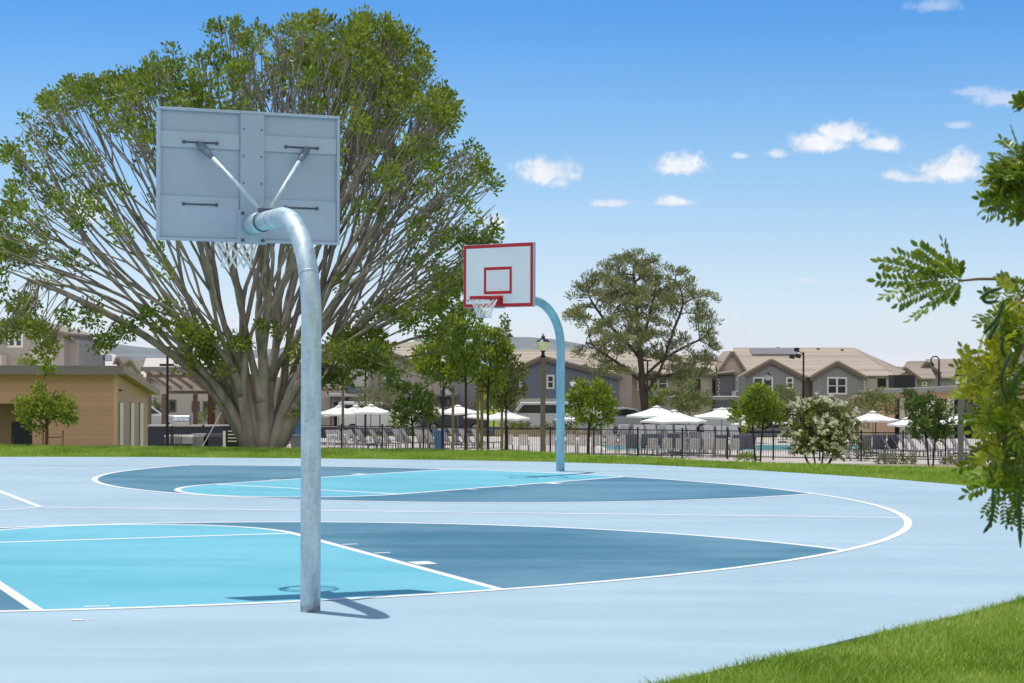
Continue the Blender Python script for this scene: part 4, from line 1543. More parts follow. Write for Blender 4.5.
# --- taupe gable house left of mid court, cream wing
h = House('taupe gabled house with wide tan roof, seen through branches left of the slim young trees', 152, 400, group=HG)
h.gable(352, 440, 371, 392, 352, TAUPE, TILE, 9, 0)
h.roof([(356, 366, 3), (470, 366, 3), (462, 343.5, 9), (368, 343.5, 9)], TILE)
h.wall(430, 476, 372, GREYB, 7, 1.0)
h.window(384.5, 398.5, 372, 383.5, 0, cols=2, rows=1)
h.window(436, 449, 380, 390, 1.0, cols=2, rows=1)
h.box('porch_roof', 424, 458, 394, 396.3, -2.2, .9, FASCIA)
h.box('porch_post', 447.5, 449.5, 396.4, 430, -1.6, -1.3, TRIMB)
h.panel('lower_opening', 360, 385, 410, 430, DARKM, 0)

h = House('cream two-storey wing with small square windows just right of the near hoop pole', 149, 338, group=HG)
h.wall(290, 350, 366, STUCCO, 8, 1.0)
h.gable(318, 346, 367.5, 332, 363.5, STUCCO, TILE2, 7, 0)
h.wall(349.5, 368, 369, STUCCO2, 8, .4)
h.roof([(286, 366.5, .3), (372, 366.5, .3), (366, 352, 5), (292, 352, 5)], TILE)
h.window(338.8, 342.3, 368.6, 372.6, 0, rows=1, fw=.05, frame=TRIMB)
h.window(352.4, 356.6, 374.6, 379.2, .4, rows=1, fw=.05, frame=TRIMB)
h.panel('balcony_band', 318, 343, 381, 383, STUCCO2, 0, proud=.10, th=.09)
h.panel('balcony_rail', 318, 341, 388.3, 390, TRIMB, 0, proud=.12, th=.08)
h.box('lean_to_roof', 348, 366, 386.5, 392.5, -1.8, .35, mat('roof_blue_grey', (.10, .125, .16), rough=.6))
h.box('canopy', 329, 371, 393.5, 396.2, -2.4, -.05, mat('canopy_pale', (.60, .60, .58), rough=.6))
h.box('canopy_post', 333, 334.6, 396.3, 430, -2.2, -2.0, TRIMB)
h.panel('lower_opening', 334, 352, 402, 428, DARKM, 0)

# --- houses at far left
h = House('lilac-grey two-storey house with white framed windows behind the flat roof at far left', 128, 30, group=HG)
h.gable(-40, 64, 334, 12, 318, LILAC, TILE2, 9, 0, pyb=None)
h.wall(57, 79, 340, LILAC, 8, 1.2)
h.roof([(30, 331, 1.4), (70, 338, .8), (80, 347, 1.4), (60, 326, 9)], TILE2)
h.window(7.5, 23, 331.8, 347.5, 0, cols=2)
h.window(40, 56, 331.8, 347.5, 0, cols=2)
h.box('bay', -2, 7, 355, 368, -1.4, -.05, STUCCO2)
h.panel('white_panel', 30, 53, 350, 368, STUCCO2, 0)
h.panel('downpipe', 65.6, 66.8, 342, 368, TRIMW, 1.2)

h = House('low house with solar panel on its pale roof, above the flat roof at left', 170, 100, group=HG)
h.wall(78, 119, 366, STUCCO2, 6, 0)
h.roof([(77, 367.5, -.5), (117, 367.5, -.5), (115.5, 356, 4.5), (80, 356, 4.5)], mat('roof_pale', (.58, .53, .47), rough=.9, var=.1))
h.gable(115, 121.5, 364, 117.3, 356, mat('gable_dark', (.17, .15, .14), rough=.9), TILE2, 6, .2, over=.2)
h.roof([(86.5, 363.7, 1.5), (112, 363.7, 1.5), (112, 358.0, 3.4), (88, 358.0, 3.4)], SOLAR, th=.30, name='solar_panel')

h = House('tan gabled house end just left of the open pavilion', 165, 128, group=HG)
h.gable(117, 137, 370, 131, 359, STUCCO, TILE, 8, 0)
h.wall(136, 141, 369, STUCCO, 7, .5)

h = House('long beige house with dark windows behind the open pavilion', 150, 190, group=HG)
h.wall(148, 268, 378, STUCCO2, 8, 0)
h.roof([(140, 379, -.6), (285, 379, -.6), (280, 360, 5), (146, 360, 5)], mat('roof_pale', (.58, .53, .47)))
h.panel('skylight', 161.5, 176, 363.8, 368, DARKM, 3.4, proud=.9)
h.window(168.4, 176.5, 399.5, 412, 0, frame=TRIMB, rows=1)
h.window(191.8, 200, 401, 412, 0, frame=TRIMB, rows=1)
h.window(203, 211, 401, 412, 0, frame=TRIMB, rows=1)
h.panel('brick_pier', 162.5, 167.3, 398, 430, mat('pier_brown', (.26, .17, .13), rough=.9), 0, proud=.2, th=.18)

# --- houses at far right
h = House('grey-brown gabled house left of the shepherd-crook lamp, seen over the flat roof', 200, 912, group=HG)
h.gable(897, 917, 377, 904.5, 366.3, GREYB, TILE2, 9, 0)
h.wall(905, 936, 379, GREYB, 8, 1.0)
h.roof([(902, 380, .4), (936, 380, .4), (929, 365.8, 5), (904.8, 365.8, 5)], TILE2)
h.window(908, 913, 381.5, 386.5, -.02, rows=1, cols=2)
h.window(922, 927, 381.8, 386, 1.0, rows=1)
h = House('taller grey-brown gabled house right of the shepherd-crook lamp', 204, 955, group=HG)
h.gable(919, 938, 372, 925.5, 360.5, GREYB, TILE2, 9, 0)
h.wall(930, 992, 377, GREYB, 8, .6)
h.roof([(935, 379, .2), (992, 379, .2), (985, 360.3, 6), (926, 360.3, 6)], TILE2)
h.window(960, 966, 380, 386, .6, rows=1)
h = House('brown house wall half hidden by the hanging branch at the right edge', 165, 1018, group=HG)
h.wall(1003, 1060, 379, mat('wall_brown', (.24, .19, .155), rough=.9), 8, 0)
h.wall(1012, 1060, 352, TAUPE, 6, 1.5)
h.roof([(1000, 380, -.6), (1062, 380, -.6), (1060, 369, 3), (1002, 369, 3)], TILE2)
h.window(1015, 1023, 384, 398, 0)

# --- tan pool building at left
h = House('low tan sided pool building with a dark metal roof edge at far left', 78, 60, gz=float(ground_z(-16, 78)), name='pool_building', cat='pool building')
D = h.D
xl, xr = pxx(-90, D), pxx(117.5, D)
zt = pzz(374, D, 60)
b = h.mb()
xrec = pxx(32.6, D)
b.box(xrec, xr - .15, D, D + 6.3, h.gz - .1, zt - .02)
b.box(xl, xrec - .002, D, D + .25, pzz(403.5, D, 10), zt - .02)
b.build('siding_wall', TANSIDE, h.t)
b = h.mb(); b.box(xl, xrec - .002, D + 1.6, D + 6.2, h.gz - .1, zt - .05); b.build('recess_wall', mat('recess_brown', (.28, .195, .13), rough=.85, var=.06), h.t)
dr = h.mb(); dr.box(pxx(12, D + 1.6), pxx(33.5, D + 1.6), D + 1.55, D + 1.599, h.gz, pzz(422, D + 1.6, 20)); dd = dr.build('door', NAVY, h.t)
dr = h.mb(); dr.box(pxx(14, D + 1.6), pxx(15, D + 1.6), D + 1.50, D + 1.549, h.gz + 1.0, h.gz + 1.18); dr.build('handle', STEEL, dd)
b = h.mb()
zb_ = pzz(392.5, D + 6.6, 150)
b.prism([(xr - .15, D, h.gz - .1), (xr - .15, D + 6.5, h.gz - .1), (xr - .15, D + 6.5, zb_ - .02), (xr - .15, D, zt - .02)], (.15, 0, 0))
b.build('side_wall', TANWALL, h.t)
for (pa, pb) in ((119.3, 122.4), (130.4, 133.3), (139.6, 142.4)):
    ya, yb = xr * FPX / (pa - 512), xr * FPX / (pb - 512)
    w = h.mb(); w.box(xr + .001, xr + .05, ya, yb, h.gz + .3, pzz(403, (ya + yb) / 2, pa))
    w = w.build('slot_window', mat('frosted_panel', (.90, .85, .80), rough=.4), h.t)
    g = h.mb(); g.box(xr + .002, xr + .03, ya - .10, ya - .004, h.gz + .3, pzz(402, (ya + yb) / 2, pa)); g.build('jamb', TRIMB, w)
zf = pzz(366, D, 60)
b = h.mb()
ov = .75
slope = (zf - .22 - zb_) / 6.8
za_, zc_ = zf - .22, zf - .22 - slope * 7.6
b.prism([(xl, D - .5, za_), (xl, D + 7.1, zc_), (xl, D + 7.1, zc_ + .20), (xl, D - .5, za_ + .20)], (pxx(126.5, D) - xl, 0, 0))
rf = b.build('roof', mat('soffit_tan', (.40, .31, .235), rough=.8), h.t)
b = h.mb(); b.box(xl, pxx(126.7, D), D - .56, D - .503, zf - .34, zf + .02); b.build('fascia', FASCIA, rf)
b = h.mb(); b.prism([(pxx(126.5, D) + .003, D - .56, za_ - .05), (pxx(126.5, D) + .003, D + 7.12, zc_ - .05), (pxx(126.5, D) + .003, D + 7.12, zc_ + .22), (pxx(126.5, D) + .003, D - .56, za_ + .22)], (.05, 0, 0))
b.build('rake_board', mat('rake_tan', (.48, .355, .30), rough=.75), rf)
b = h.mb(); b.box(xr + .001, xr + .12, D + .25, D + .37, pzz(391.2, D, 117), pzz(389.6, D, 117)); b.build('camera_dome', DARKM, h.t)

# --- open pavilion
h = House('open timber pavilion with a pale mono-pitch roof showing its rafters', 108, 185, gz=DECK_Z, name='pavilion', cat='pavilion')
D = h.D
x0, x1 = pxx(143, D), pxx(232, D)
zf, zr = pzz(370.5, D, 170), pzz(388, D + 7.5, 190)
b = h.mb()
b.prism([(x0, D - .3, zf), (x0, D + 7.8, zr), (x0, D + 7.8, zr + .18), (x0, D - .3, zf + .18)], (x1 - x0, 0, 0))
rf = b.build('roof', mat('pavilion_roof', (.80, .74, .68), rough=.8), h.t)
b = h.mb(); b.box(x0 - .05, x1, D - .42, D - .302, zf - .05, zf + .20); b.build('fascia', FASCIA, rf)
for k in range(8):
    x = x0 + .2 + (x1 - x0 - .4) * k / 7
    b = h.mb(); b.prism([(x - .05, D - .25, zf - .005), (x - .05, D + 7.7, zr - .005), (x - .05, D + 7.7, zr - .13), (x - .05, D - .25, zf - .13)], (.10, 0, 0)); b.build('rafter', mat('rafter_brown', (.40, .32, .265), rough=.85, var=.15), h.t)
for yy, zz in ((D + .5, zf - .30), (D + 7.3, zr - .24)):
    b = h.mb(); b.box(x0 + .1, x1 - .1, yy - .09, yy + .09, zz - .10, zz + .08); b.build('beam', TRIMB, h.t)
for (px, yy) in ((164, 7.3), (195.5, 7.3), (226, 7.3), (149, .5), (222, .5)):
    b = h.mb(); Dp = D + yy
    b.box(pxx(px, Dp) - .12, pxx(px, Dp) + .12, Dp - .12, Dp + .12, DECK_Z, zf - .42 if yy < 1 else zr - .36); b.build('post', mat('post_brown', (.20, .13, .095), rough=.85), h.t)

h = House('reddish-brown vertical slat wall behind the limbs of the spreading tree', 112, 228, gz=DECK_Z, name='slat_screen', cat='screen wall')
b = h.mb(); b.box(pxx(208, 112), pxx(262, 112), 112, 112.3, DECK_Z - .02, pzz(374, 112, 220)); b.build('slat_panel', BROWNW, h.t)
b = h.mb(); b.box(pxx(216.5, 112), pxx(221.5, 112), 111.6, 111.98, DECK_Z - .02, pzz(374, 112, 220)); b.build('post', mat('post_grey', (.33, .31, .29), rough=.8), h.t)

# --- low flat pool house at right
h = House('low tan pool house with a long flat roof and dark openings at right', 128, 915, gz=DECK_Z, name='pool_house', cat='pool house')
D = h.D
b = h.mb()
za, zb2 = pzz(391.5, D, 862), pzz(382.5, D, 1000)
xa, xb = pxx(863, D), pxx(1075, D)
b.prism([(xa, D - .9, za - .24), (xb, D - .9, zb2 + .18 - .24), (xb, D - .9, zb2 + .18), (xa, D - .9, za)], (0, 5, 0))
rf = b.build('roof', mat('roof_grey', (.20, .185, .17), rough=.8), h.t)
b = h.mb(); b.prism([(xa, D - .96, za - .27), (xb, D - .96, zb2 + .18 - .27), (xb, D - .96, zb2 + .22), (xa, D - .96, za + .04)], (0, .055, 0)); b.build('fascia', mat('fascia_grey', (.28, .265, .25), rough=.6), rf)
b = h.mb(); b.prism([(pxx(885, D), D, pzz(398.5, D, 890)), (xb - .5, D, pzz(398.5, D, 890)), (xb - .5, D, zb2 - .10), (pxx(885, D), D, za - .20)], (0, 7.5, 0)); b.build('wall_band', TANWALL, h.t)
b = h.mb(); b.box(xa + .5, pxx(895, D), D, D + 7, DECK_Z - .02, za - .36); b.build('wall', TANWALL, h.t)
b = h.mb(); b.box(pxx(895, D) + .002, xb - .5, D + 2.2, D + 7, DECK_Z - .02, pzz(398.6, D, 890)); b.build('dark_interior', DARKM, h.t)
for px in (903.5, 909, 951, 985):
    b = h.mb(); b.box(pxx(px, D) - .22, pxx(px, D) + .22, D, D + .4, DECK_Z - .02, pzz(398.7, D, 890)); b.build('pillar', mat('pillar_pale', (.55, .50, .44), rough=.8), h.t)

# --- carport behind the umbrellas
h = House('long flat carport beam on thin posts between the beige house and the grey gables', 143, 695, gz=-2.8, name='carport', cat='carport')
h.box('flat_roof', 650, 744, 396.6, 400.0, -.2, 4.5, mat('carport_pale', (.36, .33, .30), rough=.7))
for px in (655, 679, 716, 741):
    h.box('post', px - .9, px + .9, 400.1, 430, 0, .25, TRIMB, ground=True)


# ================================================================== fence
BLACK = mat('black_powder_coat', (.012, .012, .013), rough=.45, var=.1)


def fence(label, p0, p1, npan, h=1.45, skip=()):
    a, b = np.array(p0, float), np.array(p1, float)
    ln = np.linalg.norm(b - a)
    d = (b - a) / ln
    rz = math.atan2(d[1], d[0])
    t = thing('metal_fence', label, 'fence', (a[0], a[1], DECK_Z), rz)
    w = ln / npan
    for i in range(npan + 1):
        m = MB(); m.box(i * w - .04, i * w + .04, -.04, .04, -.05, h + .06); m.box(i * w - .05, i * w + .05, -.05, .05, h + .061, h + .09)
        m.build('post', BLACK, t)
    for i in range(npan):
        m = MB()
        for z in (.14, h - .05): m.box(i * w + .041, (i + 1) * w - .041, -.018, .018, z, z + .045)
        k = int(w / .115)
        for j in range(1, k):
            x = i * w + w * j / k
            m.box(x - .0085, x + .0085, -.0085, .0085, .09, h - .051)
        m.build('picket_panel', BLACK, t)
    return t


fence('long black picket fence along the pool between spreading tree and the cream blossom shrub', (pxx(262, 104), 104), (pxx(820, 95.5), 95.5), 13)
fence('black picket fence from the cream blossom shrub to the hanging branch at right', (pxx(820, 95.5), 95.5), (pxx(1075, 92.8), 92.8), 6)
fence('short black picket fence beside the tan pool building, left of the spreading tree', (pxx(140, 96), 96), (pxx(262, 104), 104), 4)

# ================================================================== lamps
LAMPC = mat('lamp_concrete', (.17, .145, .125), rough=.85, var=.15, scale=8)
LAMPG = mat('lamp_lens', (.86, .86, .84), rough=.3)


def classic_lamp(px, D, top, label, rad=.135, lantern=True):
    x = pxx(px, D); gz = float(ground_z(x, D))
    t = thing('street_lamp', label, 'lamp post', (x, D, gz), group='park lamps')
    H = pzz(top, D, px) - gz
    m = MB(); hb = H - 1.02
    m.lathe([(rad * 1.25, -.1), (rad * 1.25, .35), (rad * 1.05, .42), (rad * .95, hb)], n=14); m.build('pole', LAMPC, t, smooth=False)
    m = MB(); m.lathe([(rad * .75, hb), (rad * 1.15, hb + .06), (rad * .6, hb + .14), (rad * .6, hb + .22), (rad * 1.1, hb + .30)], n=14); m.build('collar', BLACK, t)
    m = MB(); m.lathe([(.17, hb + .302), (.30, hb + .62), (.31, hb + .66), (.27, hb + .665)], n=16); m.build('globe', LAMPG, t, smooth=False)
    m = MB(); m.lathe([(.31, hb + .667), (.22, hb + .75), (.10, hb + .80), (.07, hb + .86), (.09, hb + .89), (.03, hb + .95), (.02, hb + 1.02)], n=16); m.build('lamp_cap', BLACK, t)
    return t


classic_lamp(543, 82, 333.5, 'old-fashioned lantern lamp on a thick brown pole left of the far hoop pole', rad=.105)
classic_lamp(574.5, 122, 376, 'small distant white lantern lamp just right of the far hoop pole', rad=.07)
classic_lamp(104, 118, 343, 'small black-capped lantern lamp above the flat roof at left', rad=.07)
classic_lamp(448.5, 140, 385, 'small distant lantern lamp behind the bright yellow-green young tree', rad=.07)
classic_lamp(857.5, 128, 402, 'short pale lantern-shaped stand-in for a closed umbrella beside the olive tree at right', rad=.10)  # lamp model put here in place of a closed umbrella
classic_lamp(768, 150, 371, 'pale lantern lamp in front of the grey gable window', rad=.07)


def flood_pole(px, D, top, label, heads=True, rad=.065, name='light_pole', pm=None):
    x = pxx(px, D); gz = float(ground_z(x, D))
    t = thing(name, label, 'light pole', (x, D, gz), group='black light poles')
    H = pzz(top, D, px) - gz
    m = MB(); m.tube([(0, 0, -.1), (0, 0, H * .5), (0, 0, H)], [rad * 1.15, rad, rad * .9], 10); m.build('pole', pm or BLACK, t)
    if heads == 'flood':
        for (dx, dz, a) in ((-.45, .15, .4), (-.35, -.25, .2), (-.75, -.30, .5)):
            m = MB()
            m.prism([(dx - .18, -.12, H + dz - .10), (dx + .14, -.12, H + dz - .16), (dx + .18, -.12, H + dz + .10), (dx - .12, -.12, H + dz + .14)], (0, .24, 0))
            m.build('floodlight', BLACK, t, bevel=.01)
            m = MB(); m.tube([(0, 0, H - .15), (dx, 0, H + dz)], .03, 6); m.build('bracket', BLACK, t)
    elif heads == 'crook':
        m = MB(); pts = [(0, 0, H)] + [(-.27 + .27 * math.cos(a), 0, H + .24 * math.sin(a)) for a in np.linspace(.1, math.pi, 12)] + [(-.54, 0, H - .08)]
        m.tube(pts, .045, 8); m.build('crook_arm', BLACK, t, smooth=True)
        m = MB(); m.lathe([(.05, -.08), (.09, -.14), (.24, -.36), (.25, -.40), (.18, -.405)], (-.54, 0, H), 14); m.build('bell_shade', BLACK, t)
    elif heads == 'small':
        m = MB(); m.box(-.28, .28, -.08, .08, H - .02, H + .07); m.box(-.30, -.10, -.1, .1, H + .071, H + .13); m.build('crossbar', BLACK, t)
    return t


flood_pole(803.5, 126, 352, 'tall black pole with a cluster of floodlights before the grey gables', 'flood')
flood_pole(939, 132, 360, 'black shepherd-crook lamp over the flat-roofed pool house', 'crook')
flood_pole(647.5, 126, 361, 'tall thin black pole in front of the pine crown', 'small')
flood_pole(167.5, 88, 348, 'thin tall black pole before the open pavilion', 'small', rad=.06)
flood_pole(365.5, 124, 366, 'thin black pole right of the cream two-storey wing', 'none')
flood_pole(343, 112, 372, 'brown timber pole right of the near hoop pole', 'none', rad=.08, name='timber_pole', pm=mat('timber_brown', (.17, .115, .085), rough=.9))
flood_pole(312 - 22, 118, 372, 'brown timber pole left of the near hoop pole', 'none', rad=.08, name='timber_pole', pm=mat('timber_brown', (.17, .115, .085), rough=.9))
x = pxx(961, 86)
t = thing('street_lamp', 'plain grey square lamp post with a box head, right of the white-blossomed tree', 'lamp post', (x, 86, float(ground_z(x, 86))), group='park lamps')
m = MB(); H = pzz(384, 86, 961) + 2.7; m.box(-.11, .11, -.11, .11, -.1, H); m.build('pole', mat('lamp_grey', (.17, .17, .18), rough=.7), t, bevel=.015)
m = MB(); m.box(-.2, .2, -.2, .2, H + .002, H + .35); m.build('lamp_head', LAMPG, t, bevel=.02)
m = MB(); m.box(-.24, .24, -.24, .24, H + .352, H + .42); m.build('lamp_cap', BLACK, t)


# ================================================================== poolside furniture
CANVAS = mat('white_canvas', (.82, .80, .75), rough=.9, var=.03, scale=2, spec=.1)
SLING = mat('grey_sling', (.38, .38, .39), rough=.85, var=.08, scale=5, spec=.15)
SLINGD = mat('dark_blue_sling', (.14, .155, .21), rough=.85, var=.1, scale=5, spec=.15)
SLINGW = mat('pale_sling', (.58, .57, .56), rough=.85, var=.08, scale=5, spec=.15)
FRAME = mat('lounger_frame', (.20, .20, .205), rough=.4, metal=.3)
FRAMEW = mat('white_frame', (.72, .72, .72), rough=.45)
TEAK = mat('brown_table_top', (.22, .14, .09), rough=.7, var=.2, stretch=(1, 8, 1))


def umbrella(px, D, peak, half, label, h_side=.42):
    x = pxx(px, D)
    t = thing('pool_umbrella', label, 'umbrella', (x, D, DECK_Z + .02), random.uniform(-.25, .25) + math.pi / 4 * random.choice((0, 0, 1)), 'white pool umbrellas')
    H = pzz(peak, D, px) - DECK_Z - .02
    r = half * D / FPX
    if abs(math.sin(2 * t.rotation_euler.z)) > .7: s = r * 1.02          # corner on: half diagonal fills the width
    else: s = r * 1.36
    m = MB()
    eh = H - h_side * r / 1.5 - .12
    N = 5
    rings = []
    for j in range(N + 1):
        f = j / N
        ring = []
        for k in range(16):
            a = 2 * math.pi * (k + .5) / 16 + math.pi / 16
            a = 2 * math.pi * k / 16 + math.pi / 4
            c, s_ = math.cos(a), math.sin(a)
            q = 1 / max(abs(math.cos((a % (math.pi / 2)) - math.pi / 4)), 1e-6) * math.cos(0) if False else 1
            # square outline with corners on the diagonals
            mx = max(abs(math.cos(a - 0)), abs(math.sin(a - 0)))
            rr = (.7071 / mx) * s * f
            sag = .05 * math.sin(f * math.pi) + (.05 * f * (1 - abs(math.sin(2 * a))))
            ring.append((rr * c, rr * s_, H - .06 - (H - .06 - eh) * f ** .92 - sag))
        rings.append(ring)
    vs = [p for r_ in rings for p in r_]
    fs = []
    for j in range(N):
        for k in range(16):
            k2 = (k + 1) % 16
            fs.append((j * 16 + k, (j + 1) * 16 + k, (j + 1) * 16 + k2, j * 16 + k2))
    m.add(vs, fs)
    # hanging valance
    o = len(m.v)
    e = rings[-1]
    m.add([p for p in e] + [(p[0] * 1.005, p[1] * 1.005, p[2] - .10) for p in e], [(k, 16 + k, 16 + (k + 1) % 16, (k + 1) % 16) for k in range(16)])
    can = m.build('canopy', CANVAS, t)
    sd = can.modifiers.new('thick', 'SOLIDIFY'); sd.thickness = .012
    m = MB(); m.lathe([(.24, -.062), (.02, .012)], (0, 0, H - .05), 8); m.build('vent_cap', CANVAS, t)
    m = MB(); m.tube([(0, 0, 0), (0, 0, H - .09)], .028, 8); m.build('pole', FRAME, t)
    m = MB(); m.box(-.25, .25, -.25, .25, 0, .07); m.build('base', mat('umbrella_base', (.10, .10, .10), rough=.7), t, bevel=.02)
    return t


UMB = [
    (303, 116, 406, 25, 'white umbrella half hidden behind the near hoop pole, left of the pole'),
    (339, 114, 404.5, 23, 'white umbrella just right of the near hoop pole'),
    (356, 119, 404, 12, 'white umbrella squeezed between two wider ones right of the near hoop pole'),
    (371, 113, 403.2, 23, 'wide white umbrella left of the dark round white-blossomed young tree'),
    (433, 115, 403.8, 17, 'white umbrella right of the dark round white-blossomed young tree'),
    (458, 114, 404, 22, 'white umbrella behind the trunk of the tallest slim young tree'),
    (479, 119, 410, 15, 'small white umbrella showing between the stakes of the slim young trees'),
    (505, 106, 408.5, 25, 'white umbrella before the white van, left of the old-fashioned lamp'),
    (568, 116, 413, 13, 'white umbrella behind the far hoop pole'),
    (598, 113, 404.5, 14, 'white umbrella behind the bushy young tree right of the far hoop pole'),
    (657, 113, 404.8, 30, 'higher of the two overlapping white umbrellas beside the pine trunk'),
    (674, 104, 408.8, 34, 'lower of the two overlapping white umbrellas beside the pine trunk'),
    (722, 110, 406.8, 26, 'white umbrella left of the bright green tree, before the white van'),
    (749, 118, 418, 14, 'low white umbrella behind the bright green tree trunk'),
    (793, 110, 407, 18, 'white umbrella left of the cream blossom shrub'),
    (783, 119, 417.5, 10, 'small white umbrella behind the grey-olive tree'),
    (873, 104, 410, 26, 'white umbrella right of the cream blossom shrub, under the olive tree'),
    (907, 107, 416.5, 19, 'low white umbrella left of the dark white-blossomed tree at right'),
    (961, 104, 412.5, 26, 'white umbrella behind the plain grey lamp post at right'),
]
for (px, D, pk, hf, lab) in UMB:
    umbrella(px, D, pk, hf, lab)


def lounger_proto(sling, frame):
    t = thing('pool_lounger', 'x', 'lounger')
    m = MB()
    for s in (-.3, .3):
        m.box(s - .02, s + .02, -1.0, .35, .30, .35)
    m.box(-.32, .32, -1.0, -.96, .30, .352)
    m.build('frame', frame, t)
    for sx in (-.3, .3):
        for sy in (-.9, .25):
            m = MB(); m.box(sx - .021, sx + .021, sy - .02, sy + .02, 0, .299); m.build('leg', frame, t)
    m = MB(); m.box(-.275, .275, -.95, .33, .345, .362); m.build('seat_sling', sling, t)
    m = MB()
    c, s = math.cos(1.02), math.sin(1.02)
    y0, z0 = .34, .36
    m.prism([(-.29, y0, z0), (.29, y0, z0), (.29, y0 + .85 * c, z0 + .85 * s), (-.29, y0 + .85 * c, z0 + .85 * s)], (0, -.02, .012))
    b = m.build('backrest', sling, t)
    m = MB()
    for q in (-.31, .31):
        m.tube([(q, y0, z0), (q, y0 + .87 * c, z0 + .87 * s)], .02, 6)
    m.tube([(-.31, y0 + .87 * c, z0 + .87 * s), (.31, y0 + .87 * c, z0 + .87 * s)], .02, 6)
    m.build('backrest_frame', frame, b)
    m = MB(); m.tube([(0, .55, .02), (0, y0 + .5 * c, z0 + .5 * s - .03)], .018, 6); m.build('prop', frame, t)
    return t


def chair_proto(sling, frame):
    t = thing('patio_chair', 'x', 'chair')
    for sx in (-.26, .26):
        for sy in (-.25, .25):
            m = MB(); m.tube([(sx, sy, 0), (sx, sy * .92, .42 if sy > 0 else .62)], .02, 6); m.build('leg', frame, t)
        m = MB(); m.box(sx - .03, sx + .03, -.28, .26, .622, .652); m.build('armrest', frame, t)
    m = MB(); m.box(-.25, .25, -.25, .25, .40, .43); m.build('seat', sling, t)
    m = MB()
    for i in range(5):
        x = -.25 + i * .102
        m.prism([(x, .24, .43), (x + .088, .24, .43), (x + .088, .40, .98), (x, .40, .98)], (0, .02, -.004))
    m.build('backrest', sling, t)
    return t


ORD = ['first', 'second', 'third', 'fourth', 'fifth', 'sixth', 'seventh', 'eighth', 'ninth', 'tenth', 'eleventh', 'twelfth', 'thirteenth', 'fourteenth', 'fifteenth', 'sixteenth']
protos = {}


def place(kind, key, px, D, rz, label, group):
    mk, a, b = key
    if key not in protos:
        o = mk(a, b); protos[key] = o
    else:
        o = copy_tree(protos[key])
    o.location = (pxx(px, D), D, DECK_Z + .02)
    o.rotation_euler = (0, 0, rz)
    tag(o, label, 'lounger' if kind == 'l' else 'chair', group)


def lrow(pxs, D, rz, sling, frame, fmt, group='pool loungers in rows', jit=.22, dj=.8):
    n = len(pxs)
    for i, px in enumerate(pxs):
        side = ORD[i] + ' from left' if i < (n + 1) // 2 else (ORD[n - 1 - i] + ' from right')
        if i == 0: side = 'leftmost'
        if i == n - 1: side = 'rightmost'
        place('l', (lounger_proto, sling, frame), px + random.uniform(-1.5, 1.5), D + random.uniform(-dj, dj), rz + random.uniform(-jit, jit), fmt % side, group)


lrow([604, 617, 630, 643, 655], 118, math.pi + .5, SLINGW, FRAMEW, '%s of five pale loungers beside the pine trunk')
lrow([634, 648, 661, 675], 101.5, math.pi - .1, SLINGD, FRAME, '%s of four dark loungers under the two overlapping umbrellas')
lrow([686, 700, 714], 103, .35, SLING, FRAME, '%s of three grey loungers between overlapping umbrellas and bright tree')
lrow([722, 735, 748], 101, math.pi, SLINGD, FRAME, '%s of three dark loungers under the umbrella by the bright green tree')
lrow([612, 626, 640, 654, 668], 116.5, .2, SLING, FRAME, '%s of five grey loungers on the far pool edge behind overlapping umbrellas')
lrow([682, 696, 710, 724, 738], 116.5, .2, SLING, FRAME, '%s of five grey loungers on the far pool edge before the white car')
lrow([866, 878, 890], 101, math.pi, SLINGD, FRAME, '%s of three dark blue loungers right of the cream blossom shrub')
lrow([896, 905, 914, 923], 100, 1.25, SLING, FRAME, '%s of four sideways grey loungers left of the white-blossomed tree at right')
lrow([934, 944, 954, 966, 977], 101.5, 1.1, SLING, FRAME, '%s of five grey loungers right of the white-blossomed tree at right')
lrow([351, 362, 371, 384, 396], 107, 2.1, SLINGW, FRAME, '%s of five pale loungers under the umbrellas right of the near pole')
lrow([405, 415, 426, 437], 108, 2.3, SLINGW, FRAME, '%s of four pale loungers behind the dark round young tree')
lrow([452, 462, 473, 486], 109, 2.2, SLINGW, FRAME, '%s of four pale loungers behind the stakes of the slim young trees')


def crow(pxs, D, rz, sling, frame, fmt, group='patio chairs by the pool'):
    n = len(pxs)
    for i, px in enumerate(pxs):
        side = ORD[i] + ' from left' if i < (n + 1) // 2 else (ORD[n - 1 - i] + ' from right')
        if i == 0: side = 'leftmost'
        if i == n - 1: side = 'rightmost'
        place('c', (chair_proto, sling, frame), px, D + random.uniform(-.2, .2), rz + random.uniform(-.12, .12), fmt % side, group)


crow([508, 524, 551, 571], 103.5, math.pi, SLINGW, FRAME, '%s of four pale slat-backed chairs by the fence beside the lantern lamp')
crow([583, 597, 611, 624, 640], 103, math.pi, SLINGW, FRAME, '%s of five pale slat-backed chairs right of the far hoop pole')
crow([333, 341, 349], 109, .6, SLINGW, FRAMEW, '%s of three white chairs at the table right of the near pole')
crow([653, 667, 681, 694, 708, 721, 735], 98.6, math.pi, SLINGW, FRAME, '%s of seven pale chairs close behind the fence left of the bright tree')


def table(px, D, top, w, z, label):
    t = thing('patio_table', label, 'table', (pxx(px, D), D, DECK_Z + .02), group='small poolside tables')
    m = MB(); m.box(-w, w, -.4, .4, z, z + .04); m.build('table_top', top, t, bevel=.006)
    for sx in (-1, 1):
        for sy in (-.34, .34):
            m = MB(); m.box(sx * (w - .06) - .02, sx * (w - .06) + .02, sy - .02, sy + .02, 0, z - .002); m.build('leg', FRAMEW, t)


